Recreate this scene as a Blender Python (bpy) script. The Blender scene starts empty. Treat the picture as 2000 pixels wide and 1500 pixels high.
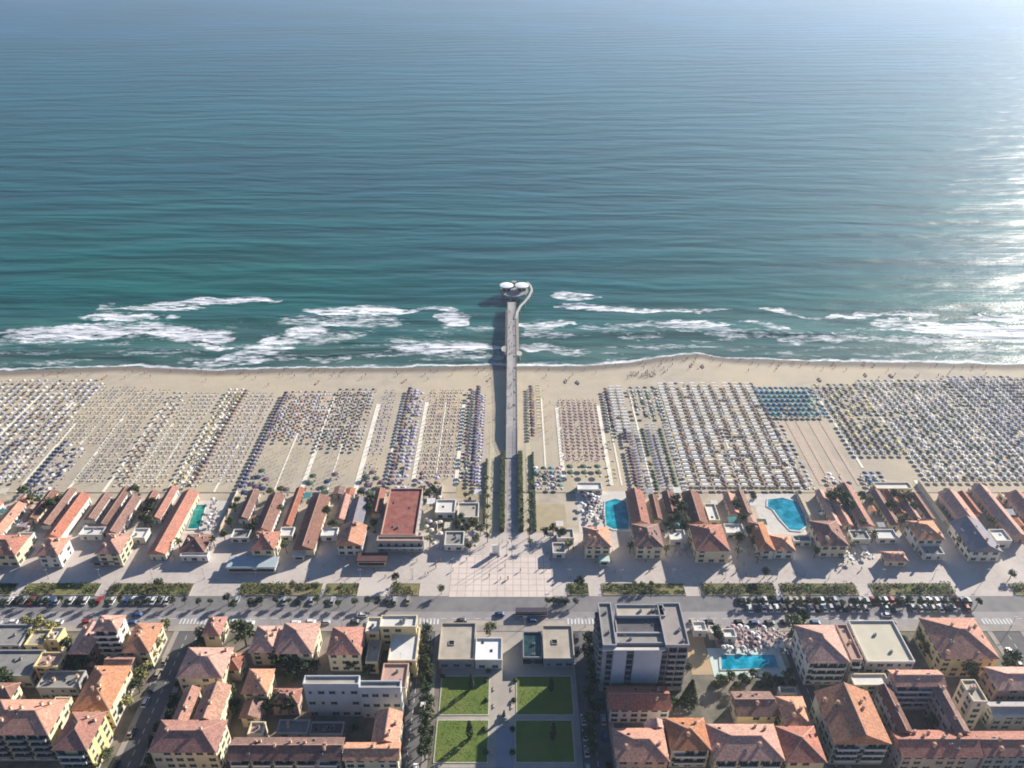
import bpy, math, random
import numpy as np
from mathutils import Vector, Matrix

# ------------------------------------------------------------------ camera, sky, sun, exposure
S = bpy.context.scene
CAMH, PITCH, FPX = 240.0, math.radians(31.5), 1500.0
cam = bpy.data.cameras.new('camera'); cam.sensor_width = 36; cam.lens = 36 * FPX / 2000
cam.clip_start = 1; cam.clip_end = 40000
co = bpy.data.objects.new('camera', cam); S.collection.objects.link(co)
co.location = (0, 0, CAMH); co.rotation_euler = (math.pi / 2 - PITCH, 0, 0)
S.camera = co
SUN_AZ, SUN_EL = math.radians(47), math.radians(22.5)
W = bpy.data.worlds.new('World'); S.world = W; W.use_nodes = True
nt = W.node_tree; nt.nodes.clear()
sky = nt.nodes.new('ShaderNodeTexSky'); sky.sky_type = 'NISHITA'; sky.sun_disc = False
sky.sun_elevation = SUN_EL; sky.sun_rotation = SUN_AZ; sky.air_density = 0.85; sky.altitude = 300; sky.dust_density = 0.15; sky.ozone_density = 5.0
bg = nt.nodes.new('ShaderNodeBackground'); bg.inputs['Strength'].default_value = 0.06
wo = nt.nodes.new('ShaderNodeOutputWorld')
nt.links.new(sky.outputs[0], bg.inputs[0]); nt.links.new(bg.outputs[0], wo.inputs[0])
sl = bpy.data.lights.new('sun', 'SUN'); sl.energy = 5.0; sl.angle = math.radians(0.5); sl.color = (1.0, 0.93, 0.83)
so = bpy.data.objects.new('sun', sl); S.collection.objects.link(so)
sd = Vector((math.sin(SUN_AZ) * math.cos(SUN_EL), math.cos(SUN_AZ) * math.cos(SUN_EL), math.sin(SUN_EL)))
so.rotation_euler = sd.to_track_quat('Z', 'Y').to_euler(); so.location = (300, 300, 400)
S.view_settings.view_transform = 'Standard'; S.view_settings.look = 'None'
S.view_settings.exposure = 1.0; S.view_settings.gamma = 1.0; S.view_settings.use_curve_mapping = False
S.cycles.max_bounces = 5; S.cycles.volume_bounces = 0; S.cycles.diffuse_bounces = 3
S.cycles.use_denoising = True; S.cycles.volume_step_rate = 5
S.cycles.filter_width = 1.8
HAZE = 0.00014

# ------------------------------------------------------------------ helpers
C = S.collection
R = random.Random(7)
def G(px, py, z=0.0):                         # point of the photograph -> place on the level z
    X = (px - 1000) / FPX; Y = (750 - py) / FPX
    c, s = math.cos(PITCH), math.sin(PITCH)
    d = (X, c + Y * s, -s + Y * c); t = (z - CAMH) / d[2]
    return (d[0] * t, d[1] * t)

def lin(h):
    return tuple(h)

MATS = {}
def mat(name, c1, c2=None, scale=0.3, rough=0.85, bump=0.0, bscale=None, c3=None, s3=0.03, rand=0.0, spec=0.3, metal=0.0, detail=5):
    if name in MATS: return MATS[name]
    m = bpy.data.materials.new(name); m.use_nodes = True; MATS[name] = m
    n = m.node_tree.nodes; l = m.node_tree.links; b = n['Principled BSDF']
    b.inputs['Roughness'].default_value = rough; b.inputs['Specular IOR Level'].default_value = spec
    b.inputs['Metallic'].default_value = metal
    geo = n.new('ShaderNodeNewGeometry')
    def noise(sc, det=detail):
        t = n.new('ShaderNodeTexNoise'); t.inputs['Scale'].default_value = sc; t.inputs['Detail'].default_value = det
        l.new(geo.outputs['Position'], t.inputs['Vector']); return t
    def ramp(src, a=0.35, bb=0.65):
        mr = n.new('ShaderNodeMapRange'); mr.inputs[1].default_value = a; mr.inputs[2].default_value = bb
        l.new(src, mr.inputs[0]); return mr.outputs[0]
    if c2 is None: c2 = tuple(v * 0.82 for v in c1)
    mx = n.new('ShaderNodeMix'); mx.data_type = 'RGBA'
    mx.inputs[6].default_value = (*c1, 1); mx.inputs[7].default_value = (*c2, 1)
    l.new(ramp(noise(scale).outputs['Fac']), mx.inputs[0]); out = mx.outputs[2]
    if c3 is not None:
        m2 = n.new('ShaderNodeMix'); m2.data_type = 'RGBA'; m2.inputs[7].default_value = (*c3, 1)
        l.new(out, m2.inputs[6]); l.new(ramp(noise(s3, 3).outputs['Fac'], 0.42, 0.68), m2.inputs[0]); out = m2.outputs[2]
    if rand:
        oi = n.new('ShaderNodeObjectInfo'); hs = n.new('ShaderNodeHueSaturation')
        mr = n.new('ShaderNodeMapRange'); mr.inputs[3].default_value = 1 - rand; mr.inputs[4].default_value = 1 + rand
        l.new(oi.outputs['Random'], mr.inputs[0]); l.new(mr.outputs[0], hs.inputs['Value'])
        mr2 = n.new('ShaderNodeMapRange'); mr2.inputs[3].default_value = 0.5 - rand * 0.06; mr2.inputs[4].default_value = 0.5 + rand * 0.06
        mm = n.new('ShaderNodeMath'); mm.operation = 'FRACT'; m3 = n.new('ShaderNodeMath'); m3.operation = 'MULTIPLY'; m3.inputs[1].default_value = 7.31
        l.new(oi.outputs['Random'], m3.inputs[0]); l.new(m3.outputs[0], mm.inputs[0]); l.new(mm.outputs[0], mr2.inputs[0]); l.new(mr2.outputs[0], hs.inputs['Hue'])
        l.new(out, hs.inputs['Color']); out = hs.outputs[0]
    l.new(out, b.inputs['Base Color'])
    if bump:
        bn = n.new('ShaderNodeBump'); bn.inputs['Distance'].default_value = bump; bn.inputs['Strength'].default_value = 1
        l.new(noise(bscale or scale * 3).outputs['Fac'], bn.inputs['Height']); l.new(bn.outputs[0], b.inputs['Normal'])
    return m

def tile_mat(name, c1, c2, c3):
    """pantile roof: rows from the UVs (metres along the eave / up the slope), patchy colour"""
    if name in MATS: return MATS[name]
    m = bpy.data.materials.new(name); m.use_nodes = True; MATS[name] = m
    n = m.node_tree.nodes; l = m.node_tree.links; b = n['Principled BSDF']
    b.inputs['Roughness'].default_value = 0.9; b.inputs['Specular IOR Level'].default_value = 0.15
    uv = n.new('ShaderNodeUVMap'); uv.uv_map = 'UVMap'
    br = n.new('ShaderNodeTexBrick'); br.inputs['Scale'].default_value = 1.0
    br.inputs['Brick Width'].default_value = 0.55; br.inputs['Row Height'].default_value = 0.8
    br.inputs['Mortar Size'].default_value = 0.03; br.inputs['Mortar Smooth'].default_value = 0.5
    br.inputs['Color1'].default_value = (*c1, 1); br.inputs['Color2'].default_value = (*c2, 1); br.inputs['Mortar'].default_value = (*[v * .55 for v in c2], 1)
    l.new(uv.outputs[0], br.inputs['Vector'])
    geo = n.new('ShaderNodeNewGeometry')
    t = n.new('ShaderNodeTexNoise'); t.inputs['Scale'].default_value = 0.28; t.inputs['Detail'].default_value = 7; t.inputs['Roughness'].default_value = 0.7
    l.new(geo.outputs['Position'], t.inputs['Vector'])
    mr = n.new('ShaderNodeMapRange'); mr.inputs[1].default_value = 0.42; mr.inputs[2].default_value = 0.62; l.new(t.outputs['Fac'], mr.inputs[0])
    mx = n.new('ShaderNodeMix'); mx.data_type = 'RGBA'; mx.inputs[7].default_value = (*c3, 1)
    l.new(br.outputs['Color'], mx.inputs[6]); 
    mm = n.new('ShaderNodeMath'); mm.operation = 'MULTIPLY'; mm.inputs[1].default_value = 0.7; l.new(mr.outputs[0], mm.inputs[0]); l.new(mm.outputs[0], mx.inputs[0])
    t2 = n.new('ShaderNodeTexNoise'); t2.inputs['Scale'].default_value = 1.3; t2.inputs['Detail'].default_value = 4
    l.new(geo.outputs['Position'], t2.inputs['Vector'])
    hs = n.new('ShaderNodeHueSaturation'); mr3 = n.new('ShaderNodeMapRange'); mr3.inputs[1].default_value = .3; mr3.inputs[2].default_value = .7; mr3.inputs[3].default_value = .72; mr3.inputs[4].default_value = 1.28
    l.new(t2.outputs['Fac'], mr3.inputs[0]); l.new(mr3.outputs[0], hs.inputs['Value']); l.new(mx.outputs[2], hs.inputs['Color'])
    oi = n.new('ShaderNodeObjectInfo'); h2 = n.new('ShaderNodeHueSaturation'); a1 = n.new('ShaderNodeMapRange'); a1.inputs[3].default_value = .8; a1.inputs[4].default_value = 1.18
    a2 = n.new('ShaderNodeMath'); a2.operation = 'MULTIPLY'; a2.inputs[1].default_value = 13.7; a3 = n.new('ShaderNodeMath'); a3.operation = 'FRACT'; a4 = n.new('ShaderNodeMapRange'); a4.inputs[3].default_value = .78; a4.inputs[4].default_value = 1.08
    l.new(oi.outputs['Random'], a1.inputs[0]); l.new(oi.outputs['Random'], a2.inputs[0]); l.new(a2.outputs[0], a3.inputs[0]); l.new(a3.outputs[0], a4.inputs[0]); l.new(a1.outputs[0], h2.inputs['Value']); l.new(a4.outputs[0], h2.inputs['Saturation']); l.new(hs.outputs[0], h2.inputs['Color'])
    l.new(h2.outputs[0], b.inputs['Base Color'])
    wv = n.new('ShaderNodeTexWave'); wv.inputs['Scale'].default_value = 0.9; wv.bands_direction = 'X'
    l.new(uv.outputs[0], wv.inputs['Vector'])
    bn = n.new('ShaderNodeBump'); bn.inputs['Distance'].default_value = 0.08; l.new(wv.outputs['Fac'], bn.inputs['Height']); l.new(bn.outputs[0], b.inputs['Normal'])
    return m

class MB:
    def __init__(s): s.v = []; s.f = []; s.m = []; s.mats = []; s.uv = None
    def mi(s, m):
        if m not in s.mats: s.mats.append(m)
        return s.mats.index(m)
    def poly(s, pts, m):
        i = len(s.v); s.v += [tuple(p) for p in pts]; s.f.append(tuple(range(i, i + len(pts)))); s.m.append(s.mi(m))
    def box(s, x0, x1, y0, y1, z0, z1, m, bottom=False):
        i = len(s.v)
        s.v += [(x0, y0, z0), (x1, y0, z0), (x1, y1, z0), (x0, y1, z0), (x0, y0, z1), (x1, y0, z1), (x1, y1, z1), (x0, y1, z1)]
        fs = [(0, 1, 5, 4), (1, 2, 6, 5), (2, 3, 7, 6), (3, 0, 4, 7), (4, 5, 6, 7)]
        if bottom: fs.append((3, 2, 1, 0))
        k = s.mi(m)
        for f in fs: s.f.append(tuple(i + j for j in f)); s.m.append(k)
    def cyl(s, cx, cy, z0, z1, r0, r1, m, n=8, cap=True):
        i = len(s.v); k = s.mi(m)
        for z, r in ((z0, r0), (z1, r1)):
            for j in range(n):
                a = 2 * math.pi * j / n; s.v.append((cx + r * math.cos(a), cy + r * math.sin(a), z))
        for j in range(n):
            j2 = (j + 1) % n; s.f.append((i + j, i + j2, i + n + j2, i + n + j)); s.m.append(k)
        if cap: s.f.append(tuple(i + n + j for j in range(n))); s.m.append(k)
    def prism(s, pts, z0, z1, m, mtop=None):
        n = len(pts); i = len(s.v); k = s.mi(m); kt = s.mi(mtop) if mtop else k
        s.v += [(p[0], p[1], z0) for p in pts] + [(p[0], p[1], z1) for p in pts]
        for j in range(n):
            j2 = (j + 1) % n; s.f.append((i + j, i + j2, i + n + j2, i + n + j)); s.m.append(k)
        s.f.append(tuple(i + n + j for j in range(n))); s.m.append(kt)
    def beam(s, a, b, w, h, m):              # bar between two points, w wide, h high
        a = Vector(a); b = Vector(b); d = (b - a); t = Vector((-d.y, d.x, 0))
        t = (t.normalized() if t.length > 1e-6 else Vector((1, 0, 0))) * w / 2; u = Vector((0, 0, h))
        i = len(s.v); k = s.mi(m)
        for p in (a - t, a + t, b + t, b - t): s.v.append(tuple(p))
        for p in (a - t, a + t, b + t, b - t): s.v.append(tuple(p + u))
        for f in ((0, 3, 7, 4), (1, 0, 4, 5), (2, 1, 5, 6), (3, 2, 6, 7), (4, 7, 6, 5), (0, 1, 2, 3)):
            s.f.append(tuple(i + j for j in f)); s.m.append(k)
    def mesh(s, name):
        me = bpy.data.meshes.new(name); me.from_pydata(s.v, [], s.f)
        for m in s.mats: me.materials.append(m)
        if s.mats: me.polygons.foreach_set('material_index', s.m)
        if s.uv is not None:
            lay = me.uv_layers.new(name='UVMap'); flat = [c for f in s.uv for p in f for c in p]
            lay.data.foreach_set('uv', flat)
        me.update(); return me
    def build(s, name, parent=None, loc=(0, 0, 0), rz=0): return obj(name, s.mesh(name), parent, loc, rz)

def obj(name, me, parent=None, loc=(0, 0, 0), rz=0):
    o = bpy.data.objects.new(name, me); C.objects.link(o); o.location = loc; o.rotation_euler = (0, 0, rz)
    if parent is not None: o.parent = parent
    return o
def tag(o, label=None, cat=None, group=None, kind=None):
    if label: o['label'] = label
    if cat: o['category'] = cat
    if group: o['group'] = group
    if kind: o['kind'] = kind
    return o
def thing(name, label, cat, loc=(0, 0, 0), rz=0, group=None):
    return tag(obj(name, None, None, loc, rz), label, cat, group)
def struct(name, mb): return tag(mb.build(name), kind='structure')

# value noise for the foam and the beach edge
def vnoise(x, y, seed=0):
    rs = np.random.RandomState(seed); T = rs.rand(256, 256)
    xi = np.floor(x).astype(int); yi = np.floor(y).astype(int); fx = x - xi; fy = y - yi
    fx = fx * fx * (3 - 2 * fx); fy = fy * fy * (3 - 2 * fy)
    a = T[xi & 255, yi & 255]; b = T[(xi + 1) & 255, yi & 255]; c = T[xi & 255, (yi + 1) & 255]; d = T[(xi + 1) & 255, (yi + 1) & 255]
    return (a * (1 - fx) + b * fx) * (1 - fy) + (c * (1 - fx) + d * fx) * fy
def fbm(x, y, seed=0, o=4):
    r = 0; a = 0.5
    for k in range(o): r = r + a * vnoise(x * 2 ** k, y * 2 ** k, seed + k); a /= 2
    return r

def grid_mesh(name, xs, ys, Z, m, attrs=None):
    nx, ny = len(xs), len(ys)
    X, Y = np.meshgrid(xs, ys)
    v = np.stack([X, Y, Z], -1).reshape(-1, 3).astype(np.float32)
    i = np.arange(nx * ny).reshape(ny, nx)
    q = np.stack([i[:-1, :-1], i[:-1, 1:], i[1:, 1:], i[1:, :-1]], -1).reshape(-1, 4).astype(np.int32)
    me = bpy.data.meshes.new(name); me.vertices.add(len(v)); me.vertices.foreach_set('co', v.ravel())
    me.loops.add(q.size); me.loops.foreach_set('vertex_index', q.ravel())
    me.polygons.add(len(q)); me.polygons.foreach_set('loop_start', np.arange(0, q.size, 4, dtype=np.int32))
    me.polygons.foreach_set('loop_total', np.full(len(q), 4, dtype=np.int32))
    me.materials.append(m)
    for an, av in (attrs or {}).items():
        at = me.attributes.new(an, 'FLOAT', 'POINT'); at.data.foreach_set('value', av.reshape(-1).astype(np.float32))
    me.update(calc_edges=True); me.shade_smooth() if hasattr(me, 'shade_smooth') else None
    return me

# ------------------------------------------------------------------ materials
WHITE = mat('white_plaster', (.72, .68, .62), (.6, .56, .5), .25)
CREAM = mat('cream_plaster', (.74, .63, .44), (.64, .54, .37), .2)
YELLOW = mat('yellow_plaster', (.74, .6, .3), (.62, .5, .26), .2)
PINK = mat('pink_plaster', (.55, .36, .28), (.48, .31, .25), .2)
OCHRE = mat('ochre_plaster', (.52, .34, .17), (.44, .29, .15), .2)
GREYW = mat('grey_plaster', (.42, .4, .38), (.35, .33, .32), .2)
BROWNW = mat('brown_cladding', (.2, .12, .08), (.15, .09, .06), .5)
DARK = mat('dark_glass_and_shade', (.02, .028, .035), (.03, .035, .04), 1, rough=.15, spec=.6)  # glass; also stands in for shade in the patios and hotel bays
SHG = mat('green_shutter', (.05, .1, .07), None, 2)
SHB = mat('brown_shutter', (.14, .07, .04), None, 2)
SHW = mat('white_shutter', (.6, .58, .54), None, 2)
T_RED = tile_mat('red_tiles', (0.553, 0.232, 0.156), (0.465, 0.183, 0.127), (0.339, 0.171, 0.127))
T_ORG = tile_mat('orange_tiles', (0.754, 0.354, 0.191), (0.641, 0.281, 0.151), (0.478, 0.244, 0.156))
T_PNK = tile_mat('pink_tiles', (0.704, 0.378, 0.272), (0.603, 0.305, 0.220), (0.452, 0.256, 0.197))
T_BRN = tile_mat('brown_tiles', (0.351, 0.187, 0.141), (0.283, 0.149, 0.115), (0.215, 0.132, 0.105))
RIDGE = mat('ridge_mortar', (.55, .34, .26), (.46, .26, .19), 1)
FLATG = mat('grey_roofing', (.28, .27, .25), (.2, .195, .185), .25, c3=(.34, .31, .27), s3=.15)
FLATB = mat('beige_roofing', (.45, .39, .31), (.37, .32, .26), .25, c3=(.5, .45, .37), s3=.15)
FLATW = mat('white_roofing', (.74, .71, .65), (.62, .59, .54), .25)
FLATP = mat('pink_paving_roof', (.5, .33, .26), (.44, .29, .23), .4)
METAL = mat('grey_metal', (.35, .36, .37), None, 1, rough=.45, metal=.3)
CONC = mat('concrete', (.38, .36, .33), (.3, .285, .265), .3)
WOOD = mat('weathered_boards', (.55, .47, .36), (.47, .4, .3), .6)
LEAF1 = mat('leaf_mid', (.055, .085, .022), (.03, .05, .014), .6, rand=.3, c3=(.085, .10, .03), s3=.5)
LEAF2 = mat('leaf_dark', (.025, .043, .018), (.014, .026, .011), .6, rand=.3)
LEAF3 = mat('leaf_olive', (.16, .165, .06), (.10, .11, .04), .6, rand=.3)
LEAF4 = mat('leaf_yellow', (.40, .36, .13), (.25, .23, .08), .6, rand=.1)
BARK = mat('bark', (.12, .09, .065), None, 2)
GRASS = mat('lawn_grass', (.135, .19, .035), (.11, .165, .028), .35, rough=.95, c3=(.17, .20, .05), s3=.1, bump=.03, bscale=3)
BEDG = mat('bed_grass', (.20, .20, .06), (.12, .135, .04), .35, rough=.95, c3=(.28, .21, .11), s3=.1)
HEDGE = mat('hedge_leaf', (.05, .075, .02), (.028, .045, .014), .9, bump=.15, rand=.2)

# ------------------------------------------------------------------ sea, beach, ground
SEA_Z = -1.6
_sp = [(-600, 730), (-200, 727), (0, 725), (250, 716), (420, 724), (600, 719), (850, 717), (960, 713), (1060, 716), (1140, 716), (1230, 708), (1290, 698), (1360, 690), (1420, 700), (1550, 705), (1700, 708), (2000, 712), (2600, 713)]
_sw = [G(a, b, SEA_Z) for a, b in _sp]
def yshore(x): return np.interp(x, [p[0] for p in _sw], [p[1] for p in _sw])

def sea_material():
    m = bpy.data.materials.new('sea_water'); m.use_nodes = True
    n = m.node_tree.nodes; l = m.node_tree.links; b = n['Principled BSDF']
    geo = n.new('ShaderNodeNewGeometry')
    def mp(sx, sy, rot=0):
        k = n.new('ShaderNodeMapping'); k.inputs['Scale'].default_value = (sx, sy, 1); k.inputs['Rotation'].default_value = (0, 0, rot)
        l.new(geo.outputs['Position'], k.inputs['Vector']); return k.outputs[0]
    def noise(vec, det=3, ro=.5, dist=0):
        t = n.new('ShaderNodeTexNoise'); t.inputs['Scale'].default_value = 1; t.inputs['Detail'].default_value = det
        t.inputs['Roughness'].default_value = ro; t.inputs['Distortion'].default_value = dist; l.new(vec, t.inputs['Vector']); return t.outputs['Fac']
    def bump(h, d, prev=None):
        k = n.new('ShaderNodeBump'); k.inputs['Distance'].default_value = d; k.inputs['Strength'].default_value = 1; l.new(h, k.inputs['Height'])
        if prev: l.new(prev, k.inputs['Normal'])
        return k.outputs[0]
    def rng(src, a, bb, c=0, d=1):
        k = n.new('ShaderNodeMapRange'); k.inputs[1].default_value = a; k.inputs[2].default_value = bb; k.inputs[3].default_value = c; k.inputs[4].default_value = d
        l.new(src, k.inputs[0]); return k.outputs[0]
    def mix(f, a, bb):
        k = n.new('ShaderNodeMix'); k.data_type = 'RGBA'
        for s, q in ((k.inputs[6], a), (k.inputs[7], bb)):
            if isinstance(q, tuple): s.default_value = (*q, 1)
            else: l.new(q, s)
        l.new(f, k.inputs[0]) if not isinstance(f, float) else setattr(k.inputs[0], 'default_value', f)
        return k.outputs[2]
    sw1 = noise(mp(1 / 120, 1 / 13, .05), 2, .45, .3)
    sw2 = noise(mp(1 / 260, 1 / 34, -.03), 3, .5, .5)
    sw3 = noise(mp(1 / 30, 1 / 4.5, .12), 4, .6)
    ch = noise(mp(1 / 2.2, 1 / 1.2, .3), 3, .6)
    wv = n.new('ShaderNodeTexWave'); wv.bands_direction = 'Y'; wv.inputs['Scale'].default_value = .0073; wv.inputs['Distortion'].default_value = 10; wv.inputs['Detail'].default_value = 4; wv.inputs['Detail Scale'].default_value = 1.1; wv.inputs['Detail Roughness'].default_value = .6
    l.new(mp(.45, 1, -.12), wv.inputs['Vector'])
    swell = wv.outputs['Fac']
    rp = n.new('ShaderNodeTexWave'); rp.bands_direction = 'Y'; rp.inputs['Scale'].default_value = .019; rp.inputs['Distortion'].default_value = 12; rp.inputs['Detail'].default_value = 4; rp.inputs['Detail Scale'].default_value = .9
    l.new(mp(.4, 1, .16), rp.inputs['Vector'])
    nb = bump(sw2, 1.5); nb = bump(swell, 1.2, nb); nb = bump(rp.outputs['Fac'], .38, nb); nb = bump(sw1, 1.8, nb); nb = bump(sw3, .75, nb); nb = bump(ch, .22, nb)
    big = noise(mp(1 / 500, 1 / 220, .1), 3)
    sep = n.new('ShaderNodeSeparateXYZ'); l.new(geo.outputs['Position'], sep.inputs[0])
    far = rng(sep.outputs[1], 650, 2100)  # bluer with distance: haze and sky reflection put into the base colour
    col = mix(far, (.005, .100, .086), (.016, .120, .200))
    col = mix(rng(big, .35, .65), col, (.007, .082, .098))
    # sand stirred up in the shallows
    at = n.new('ShaderNodeAttribute'); at.attribute_name = 'shallow'
    st = noise(mp(1 / 40, 1 / 12, .1), 4, .6)
    shm = n.new('ShaderNodeMath'); shm.operation = 'MULTIPLY'; l.new(at.outputs['Fac'], shm.inputs[0]); l.new(rng(st, .3, .65, .35, 1), shm.inputs[1])
    col = mix(shm.outputs[0], col, (.085, .145, .125))
    stripe = rng(sw1, .36, .64, .84, 1.13)  # lighter and darker wave bands: swell shading put into the base colour
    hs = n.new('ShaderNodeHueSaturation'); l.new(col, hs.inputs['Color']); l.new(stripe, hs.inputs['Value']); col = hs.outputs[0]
    s2 = n.new('ShaderNodeHueSaturation'); l.new(col, s2.inputs['Color']); l.new(rng(swell, .1, .9, .86, 1.1), s2.inputs['Value']); col = s2.outputs[0]  # more swell shading painted into the colour
    # foam
    fa = n.new('ShaderNodeAttribute'); fa.attribute_name = 'foam'
    fn = noise(mp(1 / 4.5, 1 / 1.6, .05), 6, .7)
    ad = n.new('ShaderNodeMath'); ad.operation = 'ADD'; l.new(fa.outputs['Fac'], ad.inputs[0]); l.new(rng(fn, .28, .72, -.48, .42), ad.inputs[1])
    ff = rng(ad.outputs[0], .3, 1.08)
    gate = rng(fa.outputs['Fac'], .02, .3); gm = n.new('ShaderNodeMath'); gm.operation = 'MULTIPLY'; l.new(ff, gm.inputs[0]); l.new(gate, gm.inputs[1])
    col = mix(gm.outputs[0], col, (.80, .80, .82))
    l.new(col, b.inputs['Base Color'])
    rr = n.new('ShaderNodeMapRange'); rr.inputs[3].default_value = .35; rr.inputs[4].default_value = .8; l.new(gm.outputs[0], rr.inputs[0])
    l.new(rr.outputs[0], b.inputs['Roughness'])
    b.inputs['IOR'].default_value = 1.33; b.inputs['Specular IOR Level'].default_value = .28
    l.new(nb, b.inputs['Normal'])
    return m
SEA = sea_material()

def ell(px, py, hw, hh, tilt=0):
    """a patch of white water: centre and half sizes as read off the photograph, laid on the sea"""
    x, y = G(px, py, SEA_Z); x1, _ = G(px + hw, py, SEA_Z); _, y1 = G(px, py - hh, SEA_Z); _, y0 = G(px, py + hh, SEA_Z)
    xa, ya = G(px - hw, py + tilt, SEA_Z); xb, yb = G(px + hw, py - tilt, SEA_Z)
    return x, y, abs(x1 - x), abs(y1 - y0) / 2, (yb - ya) / (xb - xa)
FOAM = [(150, 650, 165, 17, 0, 1.05), (260, 640, 130, 13, -4, .85), (240, 618, 100, 9, 0, .95), (215, 600, 25, 12, 0, .6), (300, 600, 90, 6, 0, .8), (430, 589, 140, 7, 4, 1.05), (375, 655, 85, 16, -4, 1.0), (415, 675, 55, 9, -3, .75),
        (500, 690, 70, 15, 9, 1.0), (570, 655, 55, 20, 12, .95), (460, 706, 80, 8, 4, .8), (600, 625, 60, 10, 6, .6), (695, 607, 105, 11, 0, 1.15), (690, 628, 105, 14, 0, .72), (800, 606, 30, 5, 6, .8),
        (855, 603, 45, 5, -1, .95), (888, 625, 35, 16, -4, .9), (870, 680, 125, 13, 0, 1.1), (905, 694, 80, 8, 0, .6), (790, 668, 30, 14, 0, .5), (630, 700, 60, 8, 0, .5), (740, 695, 60, 5, 4, .55),
        (1120, 580, 55, 8, 0, .9), (1140, 600, 55, 7, 0, 1.0), (1230, 606, 80, 5, 0, 1.0), (1350, 606, 90, 4, 2, .8), (1065, 633, 75, 7, 3, 1.0), (1070, 655, 60, 10, -3, .65), (1060, 680, 55, 11, 0, .7), (1110, 690, 45, 6, 0, .55),
        (1330, 633, 115, 9, 0, 1.05), (1400, 645, 90, 8, 0, .55), (1250, 660, 60, 5, 0, .45), (1525, 611, 40, 5, -9, .95), (1490, 635, 45, 6, -8, .7), (1540, 662, 35, 16, 0, .6), (1590, 620, 45, 4, 0, .5),
        (1675, 618, 55, 6, 0, .9), (1770, 613, 60, 8, 0, .7), (1760, 632, 70, 10, 0, .8), (1880, 642, 150, 12, 0, 1.1), (1960, 655, 90, 12, 0, .9), (1700, 645, 50, 5, 0, .5), (1900, 680, 120, 10, 0, .4), (-120, 640, 110, 12, 0, .9), (2150, 645, 130, 12, 0, .9), (1050, 645, 30, 22, 0, .6), (940, 640, 28, 10, 0, .5), (640, 660, 70, 14, 4, .6), (330, 690, 90, 6, 0, .5), (1180, 640, 80, 8, 0, .55), (1450, 655, 80, 8, 0, .6), (1640, 660, 90, 8, 0, .6), (1960, 620, 80, 6, 0, .8), (90, 665, 90, 8, 0, .6), (20, 690, 120, 6, 0, .4), (1300, 680, 100, 6, 0, .5), (1800, 665, 120, 8, 0, .7)]
def surf():
    xs = np.arange(-420, 420.01, .85); ys = np.concatenate([np.arange(392, 545, .55), [545.2, 547, 549, 552, 555, 560]])
    X, Y = np.meshgrid(xs, ys)
    wx = X + 22 * (fbm(X / 17, Y / 9, 3) - .47); wy = Y + 11 * (fbm(X / 19 + 9, Y / 11, 8) - .47) + 5 * (fbm(X / 5 + 9, Y / 4, 18) - .47)
    F = np.zeros_like(X); Z = np.zeros_like(X)
    streak = fbm(X / 7, Y / 1.7, 21, 5)
    for (px, py, hw, hh, tl, a) in FOAM:
        cx, cy, rx, ry, sl = ell(px, py, hw, hh, tl)
        u = (wx - cx) / rx; v = (wy - cy - sl * (wx - cx)) / ry
        d = np.clip(1 - u * u, 0, 1) ** .5
        e = np.clip((d * 1.12 - np.abs(v)) / .5, 0, 1)
        edge = .66 + 1.5 * (streak - .47)
        F = np.maximum(F, a * e * edge * 1.38)
        Z += .55 * a * np.exp(-((v - .75) / .25) ** 2) * np.clip(1 - u * u, 0, 1)
    d = Y - yshore(X) - 5 * (fbm(X / 26, X * 0, 31) - .45) - 2.5 * (fbm(X / 6, X * 0 + 2, 35) - .45)
    wid = 1.2 + 5 * np.clip(fbm(X / 35, X * 0 + 5, 44) - .38, 0, 1)
    F = np.maximum(F, .95 * np.exp(-((d - 1.2) / wid) ** 2))
    lace = np.clip((fbm(X / 16, Y / 4, 51, 5) - .49) * 5, 0, 1) * np.clip((500 - Y) / 50, 0, 1)
    F = np.maximum(F, .5 * lace)
    swell = .35 * np.sin((Y + 10 * fbm(X / 60, Y / 40, 60)) / 4.3) * np.clip((545 - Y) / 60, 0, 1) * np.clip((Y - yshore(X)) / 25, 0, 1)
    fade = np.clip((555 - Y) / 20, 0, 1) * np.clip((420 - np.abs(X)) / 20, 0, 1)
    Zt = SEA_Z + (Z + swell) * fade
    sh = np.clip(1 - (Y - yshore(X)) / 110, 0, 1) ** 1.3
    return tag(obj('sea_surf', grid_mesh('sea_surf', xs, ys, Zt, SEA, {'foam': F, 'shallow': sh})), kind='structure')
surf()
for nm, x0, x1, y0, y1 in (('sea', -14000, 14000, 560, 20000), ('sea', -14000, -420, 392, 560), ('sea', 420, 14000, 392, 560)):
    b = MB(); b.poly([(x0, y0, SEA_Z), (x1, y0, SEA_Z), (x1, y1, SEA_Z), (x0, y1, SEA_Z)], SEA); struct(nm, b)

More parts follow.
